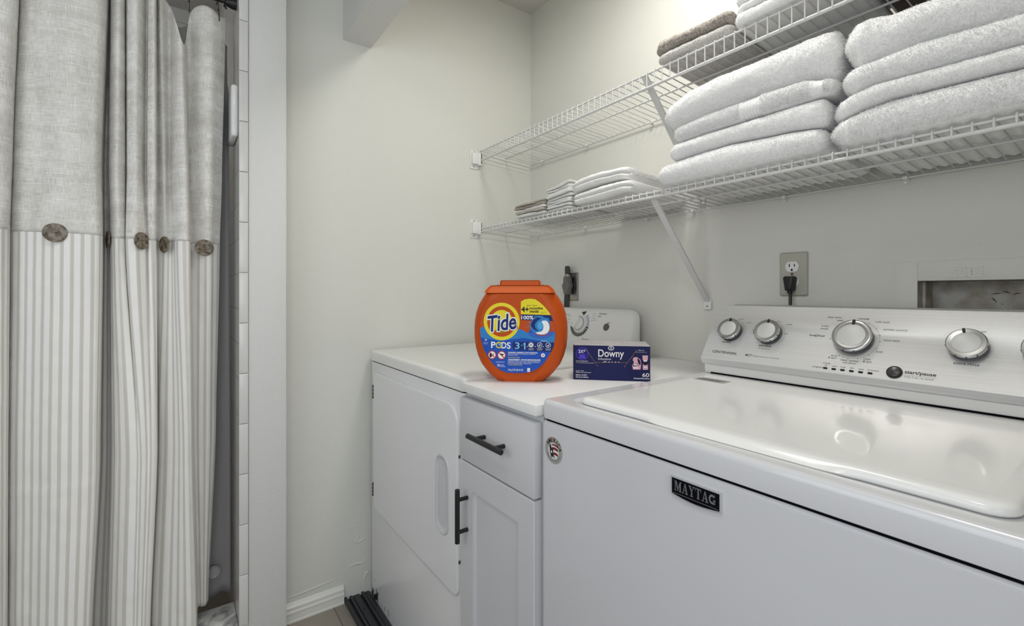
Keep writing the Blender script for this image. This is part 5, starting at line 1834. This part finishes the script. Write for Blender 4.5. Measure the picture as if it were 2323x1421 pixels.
CURT = [[(0.0,-1.9179)]*5,[(0.12,-1.8099)]*5,[(0.13,-1.7322)]*5,
[(0.11,-1.6791),(0.11,-1.6912),(0.11,-1.6965),(0.11,-1.6987),(0.11,-1.7002)],
[(0.0,-1.6924),(0.0,-1.707),(0.0,-1.7102),(0.0,-1.7151),(0.0,-1.7167)],
[(0.07,-1.6751),(0.07,-1.69),(0.07,-1.6939),(0.07,-1.6985),(0.07,-1.7001)],
[(0.12,-1.605),(0.12,-1.6091),(0.124,-1.6084),(0.13,-1.6131),(0.13,-1.6195)],
[(0.125,-1.5416),(0.125,-1.5459),(0.127,-1.5414),(0.13,-1.5454),(0.13,-1.5581)],
[(0.1,-1.5161),(0.1,-1.5268),(0.1,-1.5224),(0.1,-1.5295),(0.1,-1.5462)],
[(0.0,-1.5133),(0.0,-1.5267),(-0.004,-1.527),(-0.01,-1.5314),(-0.01,-1.5503)],
[(0.01,-1.5114),(0.01,-1.5162),(0.006,-1.5137),(0.0,-1.5133),(0.0,-1.5247)],
[(0.06,-1.5042),(0.06,-1.508),(0.06,-1.5061),(0.06,-1.5014),(0.06,-1.5107)],
[(0.085,-1.4873),(0.085,-1.4919),(0.091,-1.4905),(0.1,-1.4722),(0.1,-1.4815)],
[(0.06,-1.4779),(0.06,-1.4779),(0.08,-1.4774),(0.11,-1.4481),(0.11,-1.4575)],
[(0.03,-1.4781),(0.03,-1.4761),(0.062,-1.4758),(0.11,-1.4443),(0.11,-1.4538)],
[(0.075,-1.4673),(0.075,-1.4673),(0.089,-1.4702),(0.11,-1.4386),(0.11,-1.4481)],
[(0.09,-1.4473),(0.09,-1.4473),(0.096,-1.4489),(0.105,-1.4273),(0.105,-1.4388)],
[(0.04,-1.429),(0.04,-1.432),(0.064,-1.4241),(0.1,-1.4148),(0.1,-1.4294)],
[(0.07,-1.4228),(0.07,-1.4248),(0.078,-1.4225),(0.09,-1.4072),(0.09,-1.423)],
[(0.085,-1.4094),(0.085,-1.4084),(0.077,-1.4086),(0.065,-1.4039),(0.065,-1.421)],
[(0.03,-1.4059),(0.03,-1.4039),(0.024,-1.404),(0.015,-1.4053),(0.015,-1.4219)],
[(0.05,-1.3961),(0.05,-1.3889),(0.042,-1.387),(0.03,-1.3997),(0.03,-1.4162)],
[(0.02,-1.3757),(0.02,-1.3757),(0.042,-1.3702),(0.075,-1.3647),(0.075,-1.3751)],
[(0.07,-1.3595),(0.07,-1.3543),(0.086,-1.3543),(0.11,-1.3388),(0.11,-1.3336)],
[(0.075,-1.3469),(0.075,-1.3342),(0.089,-1.3301),(0.11,-1.3241),(0.11,-1.3135)],
[(0.01,-1.3377),(0.01,-1.3288),(0.014,-1.3244),(0.02,-1.319),(0.02,-1.3078)],
[(0.0,-1.3242),(0.0,-1.3242),(-0.004,-1.3218),(-0.01,-1.3149),(-0.01,-1.3046)],
[(0.03,-1.2991),(0.03,-1.2991),(0.016,-1.2986),(-0.005,-1.3013),(-0.005,-1.2956)],
[(0.04,-1.2711),(0.04,-1.2768),(0.024,-1.2795),(0.0,-1.2807),(0.0,-1.2865)],
[(0.02,-1.2467),(0.02,-1.2584),(0.008,-1.2613),(-0.01,-1.2662),(-0.01,-1.2815)],
[(0.0,-1.2322),(0.0,-1.2418),(-0.008,-1.2473),(-0.02,-1.2573),(-0.02,-1.2775)]]
ZTOP = [2.0] * 21 + [1.992, 1.985, 1.914, 1.862, 1.895, 1.990, 2.009, 2.004, 1.998, 2.008]
LEV = [1.98, 1.48, 1.27, 0.68, 0.15]
CA = np.array(CURT)                                     # 31, 5, 2
SUB = 9


def cr_np(A, sub):
    n = len(A)
    out = []
    for i in range(n - 1):
        p0, p1, p2, p3 = A[max(i - 1, 0)], A[i], A[i + 1], A[min(i + 2, n - 1)]
        for s in range(sub):
            q = s / sub
            out.append(0.5 * (2 * p1 + (p2 - p0) * q + (2 * p0 - 5 * p1 + 4 * p2 - p3) * q * q + (3 * p1 - p0 - 3 * p2 + p3) * q ** 3))
    out.append(A[-1])
    return np.array(out)


def curtain_at(z, sdense):
    """plan curve (x, y) of the cloth at height z"""
    zz = np.clip(z, LEV[-1], LEV[0])
    out = np.zeros((len(sdense), 2))
    L_ = LEV[::-1]
    for c in (0, 1):
        vals = CURD[:, ::-1, c]
        # smooth interpolation between the five levels
        k = np.clip(np.searchsorted(L_, zz) - 1, 0, 3)
        w = (zz - np.array(L_)[k]) / (np.array(L_)[k + 1] - np.array(L_)[k])
        w = w * w * (3 - 2 * w) * 0.5 + w * 0.5
        i = np.arange(len(sdense))
        out[:, c] = vals[i, k] * (1 - w) + vals[i, k + 1] * w
    return out


CURD = cr_np(CA, SUB)
NS = len(CURD)
mid = CURD[:, 2, :] * 0.5 + CURD[:, 3, :] * 0.5
S_ = np.concatenate([[0], np.cumsum(np.linalg.norm(np.diff(mid, axis=0), axis=1))])
ZT = cr_np(np.array(ZTOP)[:, None], SUB)[:, 0]
SEAM = 1.283
sk = np.arange(NS)
seam_line = SEAM - 0.002 + 0.003 * np.sin(S_ * 5)


def curtain_panel(name, ztop, zbot, rows, material, parent, extra=0.0, hem=False):
    V_, UVs = [], []
    for r in range(rows + 1):
        t = r / rows
        z = ztop + (zbot - ztop) * t
        p = curtain_at(z, sk)
        wr = 0.0016 * vnoise(np.stack([S_ * 30, z * 11, np.zeros(NS)], 1), 5) + 0.0012 * vnoise(np.stack([S_ * 60, z * 40, np.ones(NS)], 1), 6)
        for zc, am in ((0.61, 0.0022), (0.30, 0.0018), (0.93, 0.0012)):
            wr = wr + am * np.exp(-((z - zc - 0.02 * np.sin(S_ * 3)) / 0.0045) ** 2)
        V_.append(np.stack([p[:, 0] + extra + wr, p[:, 1], z], 1))
        UVs.append(np.stack([S_, z], 1))
    Va = np.concatenate(V_)
    Ua = np.concatenate(UVs)
    F_ = []
    for r in range(rows):
        for i in range(NS - 1):
            a = r * NS + i
            F_.append((a, a + 1, a + NS + 1, a + NS))
    me = bpy.data.meshes.new(name)
    L0 = parent.location
    me.from_pydata((Va - np.array(L0)).tolist(), [], F_)
    uv = me.uv_layers.new(name='UVMap')
    idx = np.array([l.vertex_index for l in me.loops])
    uv.data.foreach_set('uv', Ua[idx].astype(np.float32).ravel())
    me.materials.append(material)
    me.shade_smooth()
    ob = bpy.data.objects.new(name, me)
    COL.objects.link(ob)
    ob.parent = parent
    md = ob.modifiers.new('thickness', 'SOLIDIFY')
    md.thickness = 0.0014
    md.offset = 0
    return ob


cu = thing('shower_curtain', 'pleated linen shower curtain with a striped lower half and wooden buttons', 'curtain', (0.03, -1.57, 2.0))
lp = curtain_panel('linen_panel', ZT, seam_line, 70, M_LINEN, cu, extra=0.0012)
zb_ = np.full(NS, 0.150) + 0.004 * np.sin(S_ * 9)
spn = curtain_panel('striped_panel', seam_line + 0.012, zb_, 90, M_STRIPE, cu)
lp['label'] = 'oatmeal linen upper cloth'
spn['label'] = 'white lower cloth with beige stripes'
m, nt, b = node_mat('coconut_button')
tc = nn(nt, 'ShaderNodeTexCoord')
no = nn(nt, 'ShaderNodeTexNoise')
no.inputs['Scale'].default_value = 90
no.inputs['Detail'].default_value = 6
nt.links.new(tc.outputs['Object'], no.inputs['Vector'])
cr = nn(nt, 'ShaderNodeValToRGB')
cr.color_ramp.elements[0].position = 0.38
cr.color_ramp.elements[0].color = lin('#4A3B2C')
cr.color_ramp.elements[1].position = 0.58
cr.color_ramp.elements[1].color = lin('#8A7F70')
nt.links.new(no.outputs['Fac'], cr.inputs[0])
nt.links.new(cr.outputs[0], b.inputs['Base Color'])
b.inputs['Roughness'].default_value = 0.4
M_BTN = m


def button(c, nrm, r=0.0195):
    N_ = Vector(nrm).normalized()
    U_ = Vector((-N_.y, N_.x, 0)).normalized()
    V_ = N_.cross(U_).normalized()
    if V_.z < 0:
        V_ = -V_
    fr = (Vector(c) + N_ * 0.004, U_, V_, N_)
    b_ = MB().lathe([(r * 0.86, 0), (r * 0.98, 0.0010), (r, 0.0024), (r * 0.96, 0.0036), (r * 0.78, 0.0030), (r * 0.4, 0.0026), (0, 0.0026)], fr, 36)
    bo_ = b_.build('button', M_BTN, cu)
    h_ = MB()
    for s in (-1, 1):
        h_.lathe([(0.0013, 0.0025), (0.0013, 0.0031), (0, 0.0032)], (Vector(fr[0]) + U_ * (0.0042 * s), U_, V_, N_), 10)
    h_.tube([Vector(fr[0]) + U_ * 0.0042 + N_ * 0.0030, Vector(fr[0]) + U_ * 0.0014 + N_ * 0.0036], 0.0007, 6)
    h_.build('thread', M_DGREY, bo_)


button((0.128, -1.6080, 1.2800), (1, 0.10, 0.02), 0.0235)
button((0.052, -1.5080, 1.2760), (0.25, -1.0, 0.0), 0.0240)
button((0.090, -1.4430, 1.2740), (0.50, 0.60, 0.0), 0.0240)
button((0.050, -1.3830, 1.2700), (0.42, -0.72, 0.0), 0.0240)
button((0.022, -1.2900, 1.2680), (1, 0.12, 0.05), 0.0250)

# liner inside the curb with weighted disc
lm, nt, b = node_mat('grey_vinyl_liner')
b.inputs['Base Color'].default_value = lin('#A3A2A2')
b.inputs['Roughness'].default_value = 0.45
b.inputs['Transmission Weight'].default_value = 0.0
b.inputs['Alpha'].default_value = 0.93
ln = thing('shower_liner', 'translucent grey vinyl liner hanging inside the shower behind the curtain', 'shower liner', (-0.07, -1.5, 2.0))
V_, F_ = [], []
nz2, ny2 = 60, 70
for r in range(nz2 + 1):
    t = r / nz2
    for k in range(ny2 + 1):
        q = k / ny2
        yend = -1.2165 + 0.006 * t if t > 0.08 else -1.2205 + 0.004 * t
        y = -1.95 + (yend + 1.95) * q
        fold = 0.018 * math.sin(q * 31 + 0.6 * math.sin(t * 2)) * (0.6 + 0.4 * t)
        zt = 2.012 - 0.035 * max(0, math.sin(q * 31 + 1.2)) - (0.03 if q > 0.97 else 0)
        zb2 = 0.118 + 0.010 * math.sin(q * 60)
        V_.append((-0.085 + fold * (1 - 0.6 * max(0, q - 0.85) / 0.15), y, zt + (zb2 - zt) * t))
for r in range(nz2):
    for k in range(ny2):
        a = r * (ny2 + 1) + k
        F_.append((a, a + 1, a + ny2 + 2, a + ny2 + 1))
mb = MB()
mb.add(V_, F_)
sh = mb.build('vinyl_sheet', lm, ln, angle=180)
md = sh.modifiers.new('thickness', 'SOLIDIFY')
md.thickness = 0.0008
dsk = MB().lathe([(0.020, 0), (0.020, 0.0015), (0.0185, 0.0028), (0.0170, 0.0015), (0.0150, 0.0006), (0.0140, 0.0018), (0, 0.0018)], ((-0.066, -1.2600, 0.213), (0, 1, 0), (0, 0, 1), (1, 0.1, 0)), 30)
dsk.build('weight_disc', mat('liner_disc', '#A8A7A8', 0.35), ln)


def hook(label, y, zt, drop, lean, big):
    t = thing('curtain_hook', label, 'curtain hook', (ROD[0], y, ROD[1]), 'black curtain hooks on the rod')
    h_ = MB()
    X_, Z_ = ROD
    pts = [(X_ - 0.010, y, Z_ - 0.010), (X_ - 0.0095, y, Z_ + 0.004), (X_, y, Z_ + 0.0098), (X_ + 0.0098, y, Z_ + 0.003), (X_ + 0.011, y + lean * 0.2, Z_ - 0.012)]
    pts += [(X_ + 0.017, y + lean * 0.6, Z_ - drop * 0.62), (X_ + 0.024, y + lean, Z_ - drop), (X_ + 0.019, y + lean * 1.1, Z_ - drop - 0.008)]
    h_.tube(curve_pts(pts, 6), 0.0015, 8)
    for c in (pts[0],) + ((pts[5],) if big and drop > 0.03 else ((pts[-1],) if big else ())):
        h_.lathe([(0, -0.0034), (0.0024, -0.0024), (0.0034, 0), (0.0024, 0.0024), (0, 0.0034)], (c, (1, 0, 0), (0, 1, 0), (0, 0, 1)), 14)
    h_.build('wire_hook', M_BLACK, t)


hook('black wire hook with a ball at the left gap in the curtain top', -1.3300, 0, 0.068, 0.002, True)
hook('black wire hook carrying the right end of the linen curtain', -1.2560, 0, 0.068, 0.004, True)
hook('black liner hook nearest to the rod end cap', -1.2360, 0, 0.022, 0.002, True)

# fitting on the shower tiles
sd = MB()
sd.box(-0.055, -1.2225, 1.612, 0.085, -1.2036, 1.772, b=0.008, seg=4)
so = sd.build('soap_dish', mat('white_ceramic', '#E9E9E9', 0.15))
tag(so, 'white ceramic fitting on the tiled shower wall beside the curtain', 'soap dish')
